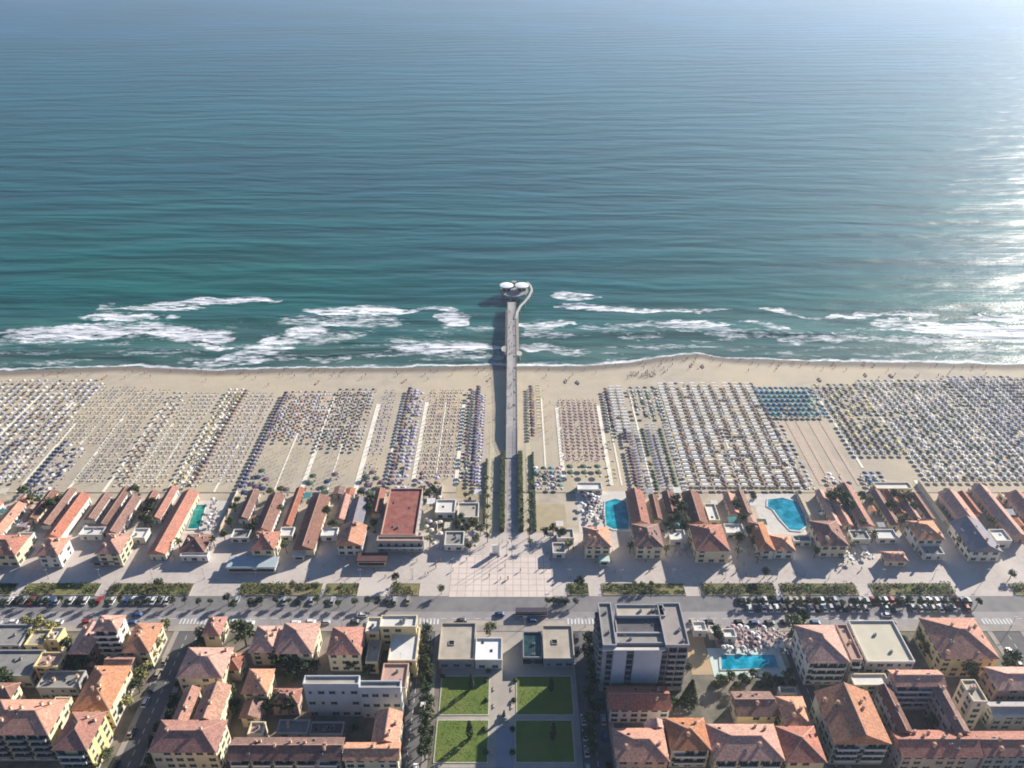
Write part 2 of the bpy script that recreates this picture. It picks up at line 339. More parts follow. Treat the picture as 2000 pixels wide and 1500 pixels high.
# sand: a sheet that slopes under the water
def sand_material():
    m = mat('beach_sand', (.49, .42, .32), (.42, .36, .275), .12, rough=.95, c3=(.53, .44, .31), s3=.018, bump=.12, bscale=.8)
    n = m.node_tree.nodes; l = m.node_tree.links; b = n['Principled BSDF']
    at = n.new('ShaderNodeAttribute'); at.attribute_name = 'wet'
    src = b.inputs['Base Color'].links[0].from_socket
    k = n.new('ShaderNodeMix'); k.data_type = 'RGBA'; k.inputs[7].default_value = (.20, .165, .13, 1); l.new(src, k.inputs[6]); l.new(at.outputs['Fac'], k.inputs[0])
    l.new(k.outputs[2], b.inputs['Base Color']); return m
SAND = sand_material()
xs = np.concatenate([[-14000, -3000, -900], np.arange(-420, 420.1, 3), [900, 3000, 14000]]); ys = np.concatenate([[288, 300], np.arange(304, 432, 1.6), [460, 500, 640]])
X, Y = np.meshgrid(xs, ys); D = yshore(X) - Y + 2.5 * (fbm(X / 18, Y / 30, 71) - .5)
Z = np.clip(SEA_Z + D * .03, -8, -.02) + np.where(D > 8, .12 * (fbm(X / 5, Y / 4, 77) - .5), 0); Z = np.minimum(Z, -.01)
tag(obj('sand_beach', grid_mesh('sand_beach', xs, ys, Z, SAND, {'wet': np.clip((9 - D) / 5, 0, 1)})), kind='structure')

ASPH = mat('asphalt', (.21, .2, .2), (.16, .155, .155), .3, c3=(.24, .225, .22), s3=.06)
ASPH2 = mat('side_street_asphalt', (.13, .125, .125), (.1, .1, .1), .3, c3=(.16, .15, .15), s3=.06)
PAVE = mat('promenade_paving', (.54, .47, .42), (.46, .40, .36), .5, c3=(.60, .53, .47), s3=.05)
PAVE2 = mat('town_paving', (.34, .30, .265), (.27, .24, .215), .25, c3=(.4, .35, .3), s3=.07)
YARD = mat('yard_ground', (.19, .165, .135), (.10, .105, .07), .3, c3=(.27, .22, .18), s3=.09)
LINE = mat('white_road_paint', (.7, .7, .68), (.55, .55, .53), .8)
b = MB(); b.poly([(-14000, -6000, 0), (14000, -6000, 0), (14000, 291, 0), (-14000, 291, 0)], YARD); struct('ground', b)
def sheet(name, x0, x1, y0, y1, z, m, kind='structure'):
    b = MB(); b.poly([(x0, y0, z), (x1, y0, z), (x1, y1, z), (x0, y1, z)], m); o = b.build(name); o['kind'] = kind; return o
sheet('promenade', -700, 700, 224.3, 262, .03, PAVE)
sheet('club_terrace', -420, 420, 262, 290, .02, mat('terrace_ground', (.47, .40, .30), (.36, .31, .235), .15, c3=(.55, .46, .36), s3=.07))
sheet('parking_strip', -700, 700, 216, 224.3, .015, ASPH)
sheet('seafront_road', -700, 700, 209, 216, .02, mat('seafront_asphalt', (.31, .28, .28), (.25, .23, .23), .25, c3=(.35, .32, .31), s3=.05))
sheet('pavement', -700, 700, 206, 209, .14, PAVE2)
for (x0, x1) in ((-130.5, -123), (-40, -30), (23.5, 33.5), (188, 199), (-232, -224), (104, 110)):
    sheet('side_street', x0, x1, 60, 206, .025, ASPH2)
    for xx in (x0 - 1.9, x1): 
        b = MB(); b.box(xx, xx + 1.9, 60, 205.9, 0, .13, PAVE2); struct('pavement', b)
    b = MB()
    for k in range(36): b.poly([((x0 + x1) / 2 - .1, 62 + k * 4, .035), ((x0 + x1) / 2 + .1, 62 + k * 4, .035), ((x0 + x1) / 2 + .1, 64 + k * 4, .035), ((x0 + x1) / 2 - .1, 64 + k * 4, .035)], LINE)
    struct('road_marking', b)
b = MB()
for k in range(150):
    x = -330 + k * 4.5; b.poly([(x, 212.4, .03), (x + 2.4, 212.4, .03), (x + 2.4, 212.6, .03), (x, 212.6, .03)], LINE)
for xc in (-126, -35, 28, 193):
    for k in range(9): b.poly([(xc - 6 + k * 1.4, 209.6, .031), (xc - 5.3 + k * 1.4, 209.6, .031), (xc - 5.3 + k * 1.4, 212.2, .031), (xc - 6 + k * 1.4, 212.2, .031)], LINE)
struct('road_marking', b)
# ------------------------------------------------------------------ shared small meshes
_cache = {}
def cached(key, fn):
    if key not in _cache: _cache[key] = fn()
    return _cache[key]
def window_mesh(sh, w=1.05, h=1.5):
    def f():
        b = MB(); fr = SHW
        b.poly([(-w / 2, -.02, 0), (w / 2, -.02, 0), (w / 2, -.02, h), (-w / 2, -.02, h)], DARK)
        b.box(-w / 2 - .1, w / 2 + .1, -.14, .0, -.1, 0, fr); b.box(-w / 2 - .1, w / 2 + .1, -.1, 0, h, h + .1, fr)
        b.box(-.03, .03, -.07, 0, 0, h, fr)
        if sh:
            for s in (-1, 1): b.box(min(s * w / 2, s * (w + .02)), max(s * w / 2, s * (w + .02)), -.09, 0, -.05, h + .05, sh)
        else:
            for s in (-1, 1): b.box(s * w / 2 - .05, s * w / 2 + .05, -.08, 0, 0, h, fr)
        return b.mesh('window')
    return cached(('win', sh.name if sh else '', w, h), f)
def balcony_mesh(w, rail):
    def f():
        b = MB(); d = 1.25
        b.box(-w / 2, w / 2, -d, 0, -.16, 0, CONC, True)
        b.box(-w / 2, w / 2, -d, -d + .07, 0, 1.0, rail)
        for s in (-w / 2, w / 2 - .07): b.box(s, s + .07, -d + .07, 0, 0, 1.0, rail)
        return b.mesh('balcony')
    return cached(('bal', w, rail.name), f)
def door_mesh(m):
    def f():
        b = MB(); b.box(-.42, .42, -.05, 0, 0, 2.05, m); b.box(-.5, .5, -.08, 0, 2.05, 2.15, SHW); b.cyl(.3, -.08, .95, 1.05, .04, .04, METAL, 6)
        return b.mesh('door')
    return cached(('door', m.name), f)
def chimney_mesh():
    def f():
        b = MB(); b.box(-.35, .35, -.35, .35, -1.2, 1.1, CREAM); b.box(-.48, .48, -.48, .48, 1.1, 1.2, RIDGE, True); b.box(-.3, .3, -.3, .3, 1.2, 1.45, T_BRN_P); b.box(-.42, .42, -.42, .42, 1.45, 1.53, RIDGE, True)
        return b.mesh('chimney')
    return cached('chim', f)
T_BRN_P = mat('fired_clay', (.35, .16, .1), (.28, .12, .08), 2)
def ac_mesh():
    def f():
        b = MB(); b.box(-.5, .5, -.35, .35, .12, .85, METAL); b.box(-.45, .45, -.3, .3, 0, .12, CONC); b.cyl(0, 0, .85, .9, .28, .28, DARK, 8)
        return b.mesh('air_conditioner')
    return cached('ac', f)
def antenna_mesh():
    def f():
        b = MB(); b.cyl(0, 0, -.5, 2.6, .04, .03, METAL, 5)
        for z, w in ((2.4, .5), (2.1, .7), (1.8, .9)): b.box(-w / 2, w / 2, -.02, .02, z, z + .04, METAL)
        return b.mesh('antenna')
    return cached('ant', f)
def skylight_mesh():
    def f():
        b = MB(); b.box(-.5, .5, -.6, .6, -.6, .12, METAL); b.box(-.42, .42, -.52, .52, .12, .15, DARK)
        return b.mesh('skylight')
    return cached('sky', f)
def panel_mesh():
    def f():
        b = MB(); 
        b.v += []
        b.poly([(-1.5, -1, .25), (1.5, -1, .25), (1.5, 1, .95), (-1.5, 1, .95)], DARK); b.poly([(1.5, 1, .93), (1.5, -1, .23), (-1.5, -1, .23), (-1.5, 1, .93)], METAL)
        for x in (-1.4, 1.4): b.box(x - .05, x + .05, .85, .95, 0, .88, METAL); b.box(x - .05, x + .05, -.95, -.85, 0, .26, METAL)
        return b.mesh('solar_panel')
    return cached('pan', f)

SLOPE = 0.52
def roof_part(typ, x0, x1, y0, y1, h, m, slope=SLOPE, ov=.55):
    """tiled roof over a rectangle; returns (mesh builder, ridge builder, height function)"""
    X0, X1, Y0, Y1 = x0 - ov, x1 + ov, y0 - ov, y1 + ov; w, d = X1 - X0, Y1 - Y0; ze = h - slope * ov + .12; t = .18
    b = MB(); b.uv = []; rb = MB(); sl = math.hypot(1, slope)
    def face(pts, mm, ax):
        b.poly(pts, mm)
        if ax == 'x': b.uv.append([(p[0], (p[1] if True else 0) * sl) for p in pts])
        else: b.uv.append([(p[1], p[0] * sl) for p in pts])
    cor = [(X0, Y0, ze), (X1, Y0, ze), (X1, Y1, ze), (X0, Y1, ze)]
    for i in range(4):                                          # eave edge
        a, c = cor[i], cor[(i + 1) % 4]; face([(a[0], a[1], a[2] - t), (c[0], c[1], c[2] - t), c, a], m, 'x')
    face([(p[0], p[1], p[2] - t) for p in reversed(cor)], m, 'x')
    A, B_, C_, D_ = cor
    if typ == 'hip':
        if w >= d: r = d / 2; P = (X0 + r, Y0 + r, ze + slope * r); Q = (X1 - r, Y0 + r, ze + slope * r)
        else: r = w / 2; P = (X0 + r, Y0 + r, ze + slope * r); Q = (X0 + r, Y1 - r, ze + slope * r)
        if w >= d:
            face([A, B_, Q, P], m, 'x'); face([C_, D_, P, Q], m, 'x'); face([B_, C_, Q], m, 'y'); face([D_, A, P], m, 'y')
            rl = [(A, P), (D_, P), (B_, Q), (C_, Q), (P, Q)]
        else:
            face([B_, C_, Q, P], m, 'y'); face([D_, A, P, Q], m, 'y'); face([A, B_, P], m, 'x'); face([C_, D_, Q], m, 'x')
            rl = [(A, P), (B_, P), (C_, Q), (D_, Q), (P, Q)]
        fz = lambda x, y: ze + slope * max(0, min(x - X0, X1 - x, y - Y0, Y1 - y))
    elif typ == 'gabx':
        r = d / 2; z = ze + slope * r; P = (X0, Y0 + r, z); Q = (X1, Y0 + r, z)
        face([A, B_, Q, P], m, 'x'); face([C_, D_, P, Q], m, 'x'); face([B_, C_, Q], m, 'y'); face([D_, A, P], m, 'y'); rl = [(P, Q)]
        fz = lambda x, y: ze + slope * max(0, min(y - Y0, Y1 - y))
    else:
        r = w / 2; z = ze + slope * r; P = (X0 + r, Y0, z); Q = (X0 + r, Y1, z)
        face([B_, C_, Q, P], m, 'y'); face([D_, A, P, Q], m, 'y'); face([A, B_, P], m, 'x'); face([C_, D_, Q], m, 'x'); rl = [(P, Q)]
        fz = lambda x, y: ze + slope * max(0, min(x - X0, X1 - x))
    for a, c in rl: rb.beam((a[0], a[1], a[2] - .02), (c[0], c[1], c[2] - .02), .34, .12, RIDGE)
    return b, rb, fz

FOOT = []       # footprints, so that trees and cars keep clear
SKW = {SHG: SHG, SHB: SHB, SHW: SHW}
def rect(blk):
    xl, xr, yn, yf, h = blk[:5]
    x0, y0 = G(xl, yn, h); x1, _ = G(xr, yn, h); _, y1 = G(1000, yf, h)
    return x0, x1, y0, y1
def house(name, label, cat, blocks, wall=CREAM, roof=T_RED, shut=SHG, storey=3.1, balc=None, doors=False, chim=1, sky=0, ant=0, ac=0, sol=0, win=True, group=None, parapet=None, wr=None, seed=None, world=False, bx=None, arcade=False):
    r = random.Random(seed if seed is not None else hash(label) % 9999 if False else sum(map(ord, label)))
    rs = [tuple(bk[:4]) if world else rect(bk) for bk in blocks]
    cx = (rs[0][0] + rs[0][1]) / 2; cy = (rs[0][2] + rs[0][3]) / 2
    root = thing(name, label, cat, (cx, cy, 0), 0, group)
    loc = [(a - cx, b_ - cx, c - cy, d - cy) for a, b_, c, d in rs]
    fzs = []
    for (x0, x1, y0, y1), bk in zip(loc, blocks):
        h, typ = bk[4], bk[5]; rm = bk[6] if len(bk) > 6 else roof; wm = bk[7] if len(bk) > 7 else wall
        z0 = 0
        b = MB(); b.box(x0, x1, y0, y1, 0, h, wm)
        b.box(x0 - .04, x1 + .04, y0 - .04, y1 + .04, 0, .5, CONC)
        b.build('wall', root); FOOT.append((x0 + cx, x1 + cx, y0 + cy, y1 + cy))
        if typ == 'flat':
            b = MB(); b.box(x0 + .02, x1 - .02, y0 + .02, y1 - .02, h, h + .06, rm); b.build('roof', root)
            pm = parapet or wm; ph = .75; b = MB(); t = .28
            b.box(x0 - .1, x1 + .1, y0 - .1, y0 + t, h - .25, h + ph, pm, True); b.box(x0 - .1, x1 + .1, y1 - t, y1 + .1, h - .25, h + ph, pm, True)
            b.box(x0 - .1, x0 + t, y0 + t, y1 - t, h - .25, h + ph, pm, True); b.box(x1 - t, x1 + .1, y0 + t, y1 - t, h - .25, h + ph, pm, True); b.build('parapet', root)
            fzs.append(lambda x, y, h=h: h + .06)
        else:
            rb, ridge, fz = roof_part(typ, x0, x1, y0, y1, h, rm); ro = rb.build('roof', root); ridge.build('ridge_cap', ro); fzs.append(fz)
        # window grids
        if win:
            ns = max(1, round(h / storey)); sh_ = storey if ns > 1 else h
            faces = [('n', x0, x1)]
            faces.append(('r', y0, y1) if cx + (x0 + x1) / 2 < 15 else ('l', y0, y1))
            if cx > -60 and cx < 15: faces.append(('l', y0, y1))
            for fc, a, c in faces:
                L = c - a
                if L < 2.6: continue
                n_ = max(1, int((L - .8) / (3.2 if not doors else 2.4))); stp = L / n_
                hasb = balc and fc in balc
                for k in range(ns):
                    zb = k * (h / ns)
                    for i in range(n_):
                        u = a + stp * (i + .5)
                        if fc == 'n': p = (u, y0); rz = 0; q = (u, y0 - .7)
                        elif fc == 'r': p = (x1, u); rz = math.pi / 2; q = (x1 + .7, u)
                        else: p = (x0, u); rz = -math.pi / 2; q = (x0 - .7, u)
                        if any(o[0] < q[0] < o[1] and o[2] < q[1] < o[3] and zb < ob[4] for o, ob in zip(loc, blocks)): continue
                        if r.random() < .07: continue
                        if doors: obj('door', door_mesh(r.choice([SHW, SHB, BLUEP])), root, (p[0], p[1], .12), rz); continue
                        if hasb and k > 0:
                            obj('window', window_mesh(shut, 1.4, 2.1), root, (p[0], p[1], zb + .15), rz)
                        else:
                            obj('window', window_mesh(shut if r.random() < .85 else None), root, (p[0], p[1], zb + 1.0), rz)
                    if hasb and k > 0:
                        nb_ = max(1, int(L / 7)); bw = L / nb_ * (.98 if balc.get('full') else .8)
                        for i in range(nb_):
                            u = a + L / nb_ * (i + .5)
                            if fc == 'n': p = (u, y0, zb + .12); rz = 0
                            elif fc == 'r': p = (x1, u, zb + .12); rz = math.pi / 2
                            else: p = (x0, u, zb + .12); rz = -math.pi / 2
                            q = (p[0], p[1] - .9) if fc == 'n' else (p[0] + (.9 if fc == 'r' else -.9), p[1])
                            if any(o[0] < q[0] < o[1] and o[2] < q[1] < o[3] and zb < ob[4] for o, ob in zip(loc, blocks)): continue
                            obj('balcony', balcony_mesh(round(bw, 1), balc['rail']), root, p, rz)
    def top(mesh_fn, nm, n_, ins=1.2, lift=0.0):
        for _ in range(n_):
            i = r.randrange(len(loc)); x0, x1, y0, y1 = loc[i]
            if x1 - x0 < 2 * ins + .5 or y1 - y0 < 2 * ins + .5: continue
            x = r.uniform(x0 + ins, x1 - ins); y = r.uniform(y0 + ins, y1 - ins)
            if any(j != i and o[0] - .5 < x < o[1] + .5 and o[2] - .5 < y < o[3] + .5 and blocks[j][4] > blocks[i][4] for j, o in enumerate(loc)): continue
            obj(nm, mesh_fn(), root, (x, y, fzs[i](x, y) + lift), 0)
    top(chimney_mesh, 'chimney', chim * 2, 1.2); top(skylight_mesh, 'skylight', sky + (1 if chim else 0), 1.5); top(antenna_mesh, 'antenna', ant + (1 if chim else 0), 1.5)
    top(ac_mesh, 'air_conditioner', ac, 1.5); top(panel_mesh, 'solar_panel', sol, 2.2)
    return root
BLUEP = mat('blue_paint', (.06, .14, .24), None, 2)
RAILW = mat('white_railing', (.62, .62, .62), None, 2)
RAILG = mat('grey_railing', (.3, .31, .32), None, 2)
BF = lambda *f, rail=RAILW, full=False: dict({k: 1 for k in f}, rail=rail, full=full)

# ------------------------------------------------------------------ the town below the seafront road
H = house
# left block
H('apartment_house', 'cream four-storey house at the bottom left corner with wide balconies and a salmon hip roof', 'apartment house',
  [(-40, 92, 1432, 1368, 15, 'hip', T_PNK)], CREAM, balc=BF('n', rail=RAILG), chim=3, sky=1)
H('house', 'sunlit cream house with tall windows below the left street and a red hip roof', 'house', [(104, 168, 1462, 1392, 13, 'hip', T_RED)], YELLOW, chim=1, balc=BF('n'), shut=SHG)
H('house', 'low wing with a pink flat roof tucked behind the cream corner apartments', 'house', [(97, 128, 1386, 1364, 11, 'flat', FLATP)], CREAM, chim=1)
H('house', 'large house with orange hip roof left of the diagonal-looking street, courtyard wall glowing cream', 'house', [(142, 212, 1384, 1302, 10, 'hip', T_ORG)], CREAM, chim=2, sky=1)
H('apartment_house', 'tall slim apartment house with stacked white balconies and a blazing white side wall', 'apartment house', [(182, 228, 1230, 1203, 15, 'hip', T_PNK)], mat('bright_cream', (.8, .74, .6), (.74, .68, .55), .2), balc=BF('n', full=True), shut=SHB, chim=1)
H('house', 'low pink-roofed house directly left of the tall slim apartment house', 'house', [(134, 172, 1275, 1222, 8, 'gaby', T_PNK)], PINK, chim=1)
H('house', 'house with orange-red pyramid roof right of the tall slim apartment house', 'house', [(240, 290, 1272, 1218, 9, 'hip', T_ORG)], CREAM, chim=1, sky=2)
H('house', 'long low terrace with brown-red roof between two orange hip roofs on the left', 'house', [(205, 255, 1296, 1284, 8, 'gabx', T_BRN)], CREAM, chim=0)
H('house', 'small round-fronted ochre house with a salmon roof terrace on the far left', 'house', [(66, 112, 1304, 1276, 8, 'flat', FLATP)], OCHRE, chim=1, parapet=YELLOW)
H('house', 'pale yellow low house with small terraces behind the round-fronted ochre house', 'house', [(48, 84, 1262, 1232, 5, 'flat', FLATB), (88, 112, 1252, 1228, 6, 'flat', FLATW)], YELLOW, chim=1, parapet=YELLOW)
H('shop_building', 'wide greenish-grey flat roof at the left edge facing the seafront road', 'shop building', [(-60, 38, 1262, 1222, 5, 'flat', FLATG)], GREYW, chim=0, ac=2, ant=1)
H('garage_building', 'olive-grey flat roof with a dark hatch at the left edge', 'garage', [(-60, 58, 1322, 1272, 6, 'flat', FLATG)], GREYW, chim=0, ac=1, sky=2)
H('garage_building', 'grey flat roof between the round-fronted ochre house and the large orange hip roof', 'garage', [(72, 150, 1345, 1312, 6, 'flat', FLATG)], GREYW, chim=1, ac=3, sky=1)
H('house', 'brown-roofed house behind the cream corner apartments', 'house', [(-60, 20, 1360, 1335, 9, 'hip', T_BRN)], CREAM, chim=1)
# second block
H('house', 'small house with one bright cream gable at the seafront corner right of the left street', 'house', [(396, 428, 1240, 1206, 7, 'hip', T_RED)], CREAM, chim=1)
H('house', 'house with pinkish-red hip roof set back behind the small corner house', 'house', [(346, 432, 1322, 1266, 10.5, 'hip', T_PNK), (434, 466, 1306, 1276, 7, 'hip', T_RED)], CREAM, chim=2, sky=1)
H('house', 'wide seafront house with several salmon roof ridges and a tall cream end wall', 'house', [(540, 608, 1274, 1218, 10, 'hip', T_PNK), (488, 538, 1272, 1224, 8, 'hip', T_PNK)], CREAM, chim=2, sky=2, ant=1)
H('house', 'square seafront house with dark red pyramid roof and tall cream gap wall', 'house', [(640, 703, 1276, 1226, 10, 'hip', T_RED)], CREAM, chim=1, sky=1)
H('hotel', 'white stepped hotel with roof terraces at the seafront corner left of the garden', 'hotel', [(742, 812, 1226, 1204, 13, 'flat', FLATW), (758, 812, 1292, 1228, 9, 'flat', FLATW), (714, 740, 1236, 1208, 10, 'flat', FLATW), (714, 738, 1295, 1240, 6, 'flat', FLATB)], YELLOW, chim=0, ac=5, ant=2, sky=1, shut=SHB, parapet=CREAM)
H('house', 'building with salmon paved roof and a square hatch beside the left garden street', 'house', [(742, 792, 1346, 1298, 9, 'flat', FLATP)], CREAM, chim=0, sky=1, ac=2, parapet=PINK)
H('market_hall', 'long pale blue-grey hall with a blank shaded front and narrow flat roof', 'hall', [(592, 700, 1338, 1322, 17, 'flat', FLATB), (701, 782, 1345, 1332, 16, 'flat', FLATG)], mat('shade_blue_plaster', (.52, .54, .56), (.46, .48, .5), .2), chim=0, ac=3, storey=6)  # white hall wall; the blue of its shade is put into the plaster
H('house', 'small orange-roofed house with a tall white strip of side wall', 'house', [(474, 520, 1352, 1308, 9, 'hip', T_ORG)], CREAM, chim=1)
H('house', 'low red-roofed house hidden among the dark garden trees left of the blue-grey hall', 'house', [(530, 580, 1372, 1346, 7, 'hip', T_RED)], PINK, chim=1)
H('house', 'low brown-roofed row behind the small orange-roofed house', 'house', [(470, 505, 1400, 1372, 6, 'gaby', T_BRN)], CREAM, chim=0)
H('villa', 'big villa with two long orange wings around a dark slit and a red hip front', 'villa', [(292, 420, 1466, 1408, 13, 'hip', T_RED), (338, 364, 1407, 1345, 11.5, 'gaby', T_PNK), (378, 424, 1407, 1340, 11.5, 'gaby', T_ORG)], CREAM, chim=2, sky=3, ant=1)
H('apartment_house', 'long brown-roofed apartment row with dark front bays along the bottom edge', 'apartment house', [(446, 662, 1482, 1442, 11, 'gabx', T_BRN)], GREYW, chim=4, sky=4, balc=BF('n', rail=RAILW), ant=2)
H('apartment_house', 'corner house with bright orange roof right of the brown-roofed apartment row', 'apartment house', [(672, 776, 1482, 1452, 11, 'gabx', T_ORG), (728, 776, 1450, 1392, 10, 'gaby', T_ORG)], CREAM, chim=2, sky=1)
H('house', 'pinkish terrace house squeezed between villa and grey courtyards', 'house', [(484, 512, 1436, 1412, 7, 'flat', FLATP)], CREAM, chim=0, ac=1)
H('workshop', 'dark grey cluttered flat roof in the courtyard behind the brown-roofed apartment row', 'workshop', [(540, 600, 1434, 1408, 5, 'flat', FLATG), (604, 668, 1436, 1412, 4, 'flat', mat('dark_roofing_and_shade', (.1, .1, .11), (.14, .13, .13), .4))], GREYW, chim=1, ac=5, sky=3)
# pavilions at the head of the lawns
_pl = H('pavilion', 'low pavilion with sand-coloured flat roof and a small patio hole, left of the central path', 'pavilion', [(856, 926, 1290, 1219, 4.5, 'flat', FLATB)], mat('shade_mauve_plaster', (.36, .34, .37), (.31, .29, .32), .2), chim=0, parapet=FLATB, storey=4.5)  # mauve of the shaded pavilion front is put into the wall colour
H('pavilion', 'brilliant white canopy roof attached to the left pavilion', 'pavilion', [(928, 980, 1291, 1248, 4.8, 'flat', mat('sheet_white', (.85, .84, .82), (.78, .78, .76), .5))], WHITE, chim=0, sky=2, storey=5, parapet=WHITE)
_pr = H('pavilion', 'low pavilion with sand-coloured flat roof and a small patio hole, right of the central path', 'pavilion', [(1062, 1122, 1288, 1224, 4.5, 'flat', FLATB)], mat('shade_mauve_plaster', (.36, .34, .37)), chim=0, parapet=FLATB, storey=4.5)
H('glass_pavilion', 'dark green-tinted glass pavilion joined to the right pavilion', 'pavilion', [(1022, 1059, 1286, 1236, 3.6, 'flat', mat('teal_glass', (.03, .075, .075), (.02, .04, .045), .5, rough=.25, spec=.6))], DARK, chim=0, ac=2, parapet=METAL)
for q, px, py in ((_pl, 882, 1256), (_pr, 1083, 1254)):
    x, y = G(px, py, 4.6); x -= q.location.x; y -= q.location.y
    b = MB(); t = .18
    for a in ((-1.1, 1.1, -1.1, -1.1 + t), (-1.1, 1.1, 1.1 - t, 1.1), (-1.1, -1.1 + t, -1.1 + t, 1.1 - t), (1.1 - t, 1.1, -1.1 + t, 1.1 - t)): b.box(x + a[0], x + a[1], y + a[2], y + a[3], 4.57, 4.9, CONC)
    b.box(x - 1.1 + t, x + 1.1 - t, y - 1.1 + t, y + 1.1 - t, 4.57, 4.6, DARK); b.build('patio_frame_and_shade', q)  # dark sheet painted in place of the shade down in the patio
# right blocks
MG = mat('mauve_grey_plaster', (.40, .385, .39), (.34, .325, .33), .2)
hb = [(1178, 1204, 1262, 1180, 24, 'flat', FLATG), (1300, 1346, 1262, 1180, 24, 'flat', mat('pinkish_roofing', (.36, .31, .28), (.31, .27, .25), .3)), (1205, 1299, 1258, 1238, 23.4, 'flat', FLATG), (1205, 1299, 1205, 1183, 24, 'flat', FLATB), (1205, 1299, 1238, 1206, 23.2, 'flat', mat('dark_roofing_and_shade', (.1, .1, .11), (.14, .13, .13), .4))]  # dark middle roof: shade of a sunken court put into its colour
hotel = H('hotel', 'massive flat-roofed hotel with deep dark vertical bays right of the lawns', 'hotel', hb, MG, roof=FLATG, chim=0, ac=10, ant=3, sky=4, win=False, parapet=MG)
hr = [rect(k) for k in hb]; hcx = (hr[0][0] + hr[0][1]) / 2; hcy = (hr[0][2] + hr[0][3]) / 2; hl = hr[0][0] - hcx; hw_ = hr[1][1] - hr[0][0]; hn = hr[0][2] - hcy
PPAN = mat('pale_blue_panel', (.50, .54, .58), (.45, .49, .53), .3)
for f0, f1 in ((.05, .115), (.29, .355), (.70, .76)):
    b = MB(); b.box(hl + hw_ * f0, hl + hw_ * f1, hn - .12, hn, .6, 23.2, DARK); b.build('bay_shade_strip', hotel)  # proud dark strips stand in for the shade of recessed bays
    for k in range(1, 8): b = MB(); b.box(hl + hw_ * f0, hl + hw_ * f1, hn - .75, hn - .12, k * 3 - .15, k * 3 + .1, MG, True); b.build('balcony', hotel)
for f0, f1 in ((.125, .28), (.365, .69)):
    b = MB(); b.box(hl + hw_ * f0, hl + hw_ * f1, hn - .9, hn, 5.5, 22.6, PPAN, True); b.build('panel', hotel)
b = MB(); b.box(hl - .3, hl + hw_ * .72, hn - 1.3, hn - .1, 23.0, 23.5, WHITE, True); b.build('cornice', hotel)
for k in range(1, 8):
    for f0, f1 in ((.775, .86), (.88, .985)):
        w_ = hw_ * (f1 - f0); obj('window', window_mesh(SHB, 1.4, 2.1), hotel, (hl + hw_ * (f0 + f1) / 2, hn, k * 3 + .15)); obj('balcony', balcony_mesh(round(w_, 1), RAILG), hotel, (hl + hw_ * (f0 + f1) / 2, hn, k * 3 + .05))
    for u in range(5):
        yy = hn + 1.8 + u * (hr[0][3] - hr[0][2] - 1.5) / 5; obj('window', window_mesh(SHB, 1.4, 1.8), hotel, (hl, yy, k * 3 + .5), -math.pi / 2); obj('balcony', balcony_mesh(2.4, RAILG), hotel, (hl, yy, k * 3 + .05), -math.pi / 2)
H('house', 'shaded dark red roof with white front cornice right behind the massive hotel', 'house', [(1192, 1308, 1384, 1342, 8, 'gabx', T_RED)], WHITE, chim=1, sky=2)
H('house', 'house with two crossing salmon roof ridges at the lower end of the right garden street', 'house', [(1206, 1305, 1484, 1424, 10, 'hip', T_PNK), (1262, 1306, 1423, 1412, 9, 'gaby', T_PNK)], PINK, chim=2, sky=1)
H('house', 'narrow house with orange hip roof and white framed front', 'house', [(1312, 1386, 1462, 1404, 10.5, 'hip', T_ORG)], WHITE, chim=1, balc=BF('n'), shut=SHG)
H('house', 'wide house with cream eaves and a mauve-red hip roof, bottom right of the hotel', 'house', [(1398, 1530, 1482, 1416, 10.5, 'hip', T_PNK)], CREAM, chim=2, sky=1, balc=BF('n'))
H('house', 'long narrow house with brown-orange ridge roof right of the wide mauve-red one', 'house', [(1540, 1612, 1486, 1420, 10, 'hip', T_RED), (1536, 1586, 1418, 1362, 9, 'hip', T_ORG)], CREAM, chim=2)
H('house', 'brown-roofed house with small cream arches behind the wide mauve-red one', 'house', [(1442, 1516, 1396, 1352, 7.5, 'gabx', T_BRN)], CREAM, chim=1, sky=1)
H('bar_building', 'grey box with a dark opening and white awning roof beside the brown-roofed house', 'bar building', [(1522, 1534, 1396, 1366, 6, 'flat', FLATG), (1524, 1556, 1356, 1344, 6, 'flat', FLATG)], GREYW, chim=0, ac=1)
H('pool_bar', 'white low cubes along the upper side of the hotel pool terrace', 'pool bar', [(1356, 1380, 1234, 1216, 3.4, 'flat', FLATW), (1388, 1410, 1240, 1224, 3.2, 'flat', FLATW), (1414, 1438, 1246, 1230, 3, 'flat', FLATW)], WHITE, chim=0, parapet=WHITE, shut=None)
H('hotel', 'pink hotel with salmon hip roof and white balcony front left of the cream roof terrace', 'hotel', [(1582, 1658, 1292, 1222, 13, 'hip', T_PNK), (1663, 1684, 1290, 1222, 11.5, 'flat', FLATP)], WHITE, chim=1, sky=1, balc=BF('n'), parapet=PINK)
H('hotel', 'hotel with large empty cream roof terrace', 'hotel', [(1694, 1786, 1294, 1214, 9.5, 'flat', mat('cream_terrace', (.6, .55, .42), (.54, .49, .38), .2))], GREYW, chim=0, ac=2, parapet=WHITE)
H('house', 'white terrace house in front of the large empty cream roof terrace', 'house', [(1668, 1738, 1340, 1318, 8, 'flat', FLATW)], CREAM, chim=0, parapet=CREAM)
H('hotel', 'hotel with broad red hip roof and yellow front at the right seafront corner', 'hotel', [(1842, 1950, 1284, 1208, 11, 'hip', T_PNK)], YELLOW, chim=2, sky=2, shut=SHB, ant=1)
H('house', 'house with long ridge, red on the left slope and bright orange on the right slope', 'house', [(1632, 1738, 1450, 1352, 12, 'gaby', T_ORG)], mat('pale_green_plaster', (.48, .52, .46), (.42, .45, .4), .2), chim=2, sky=2, balc=BF('n'))
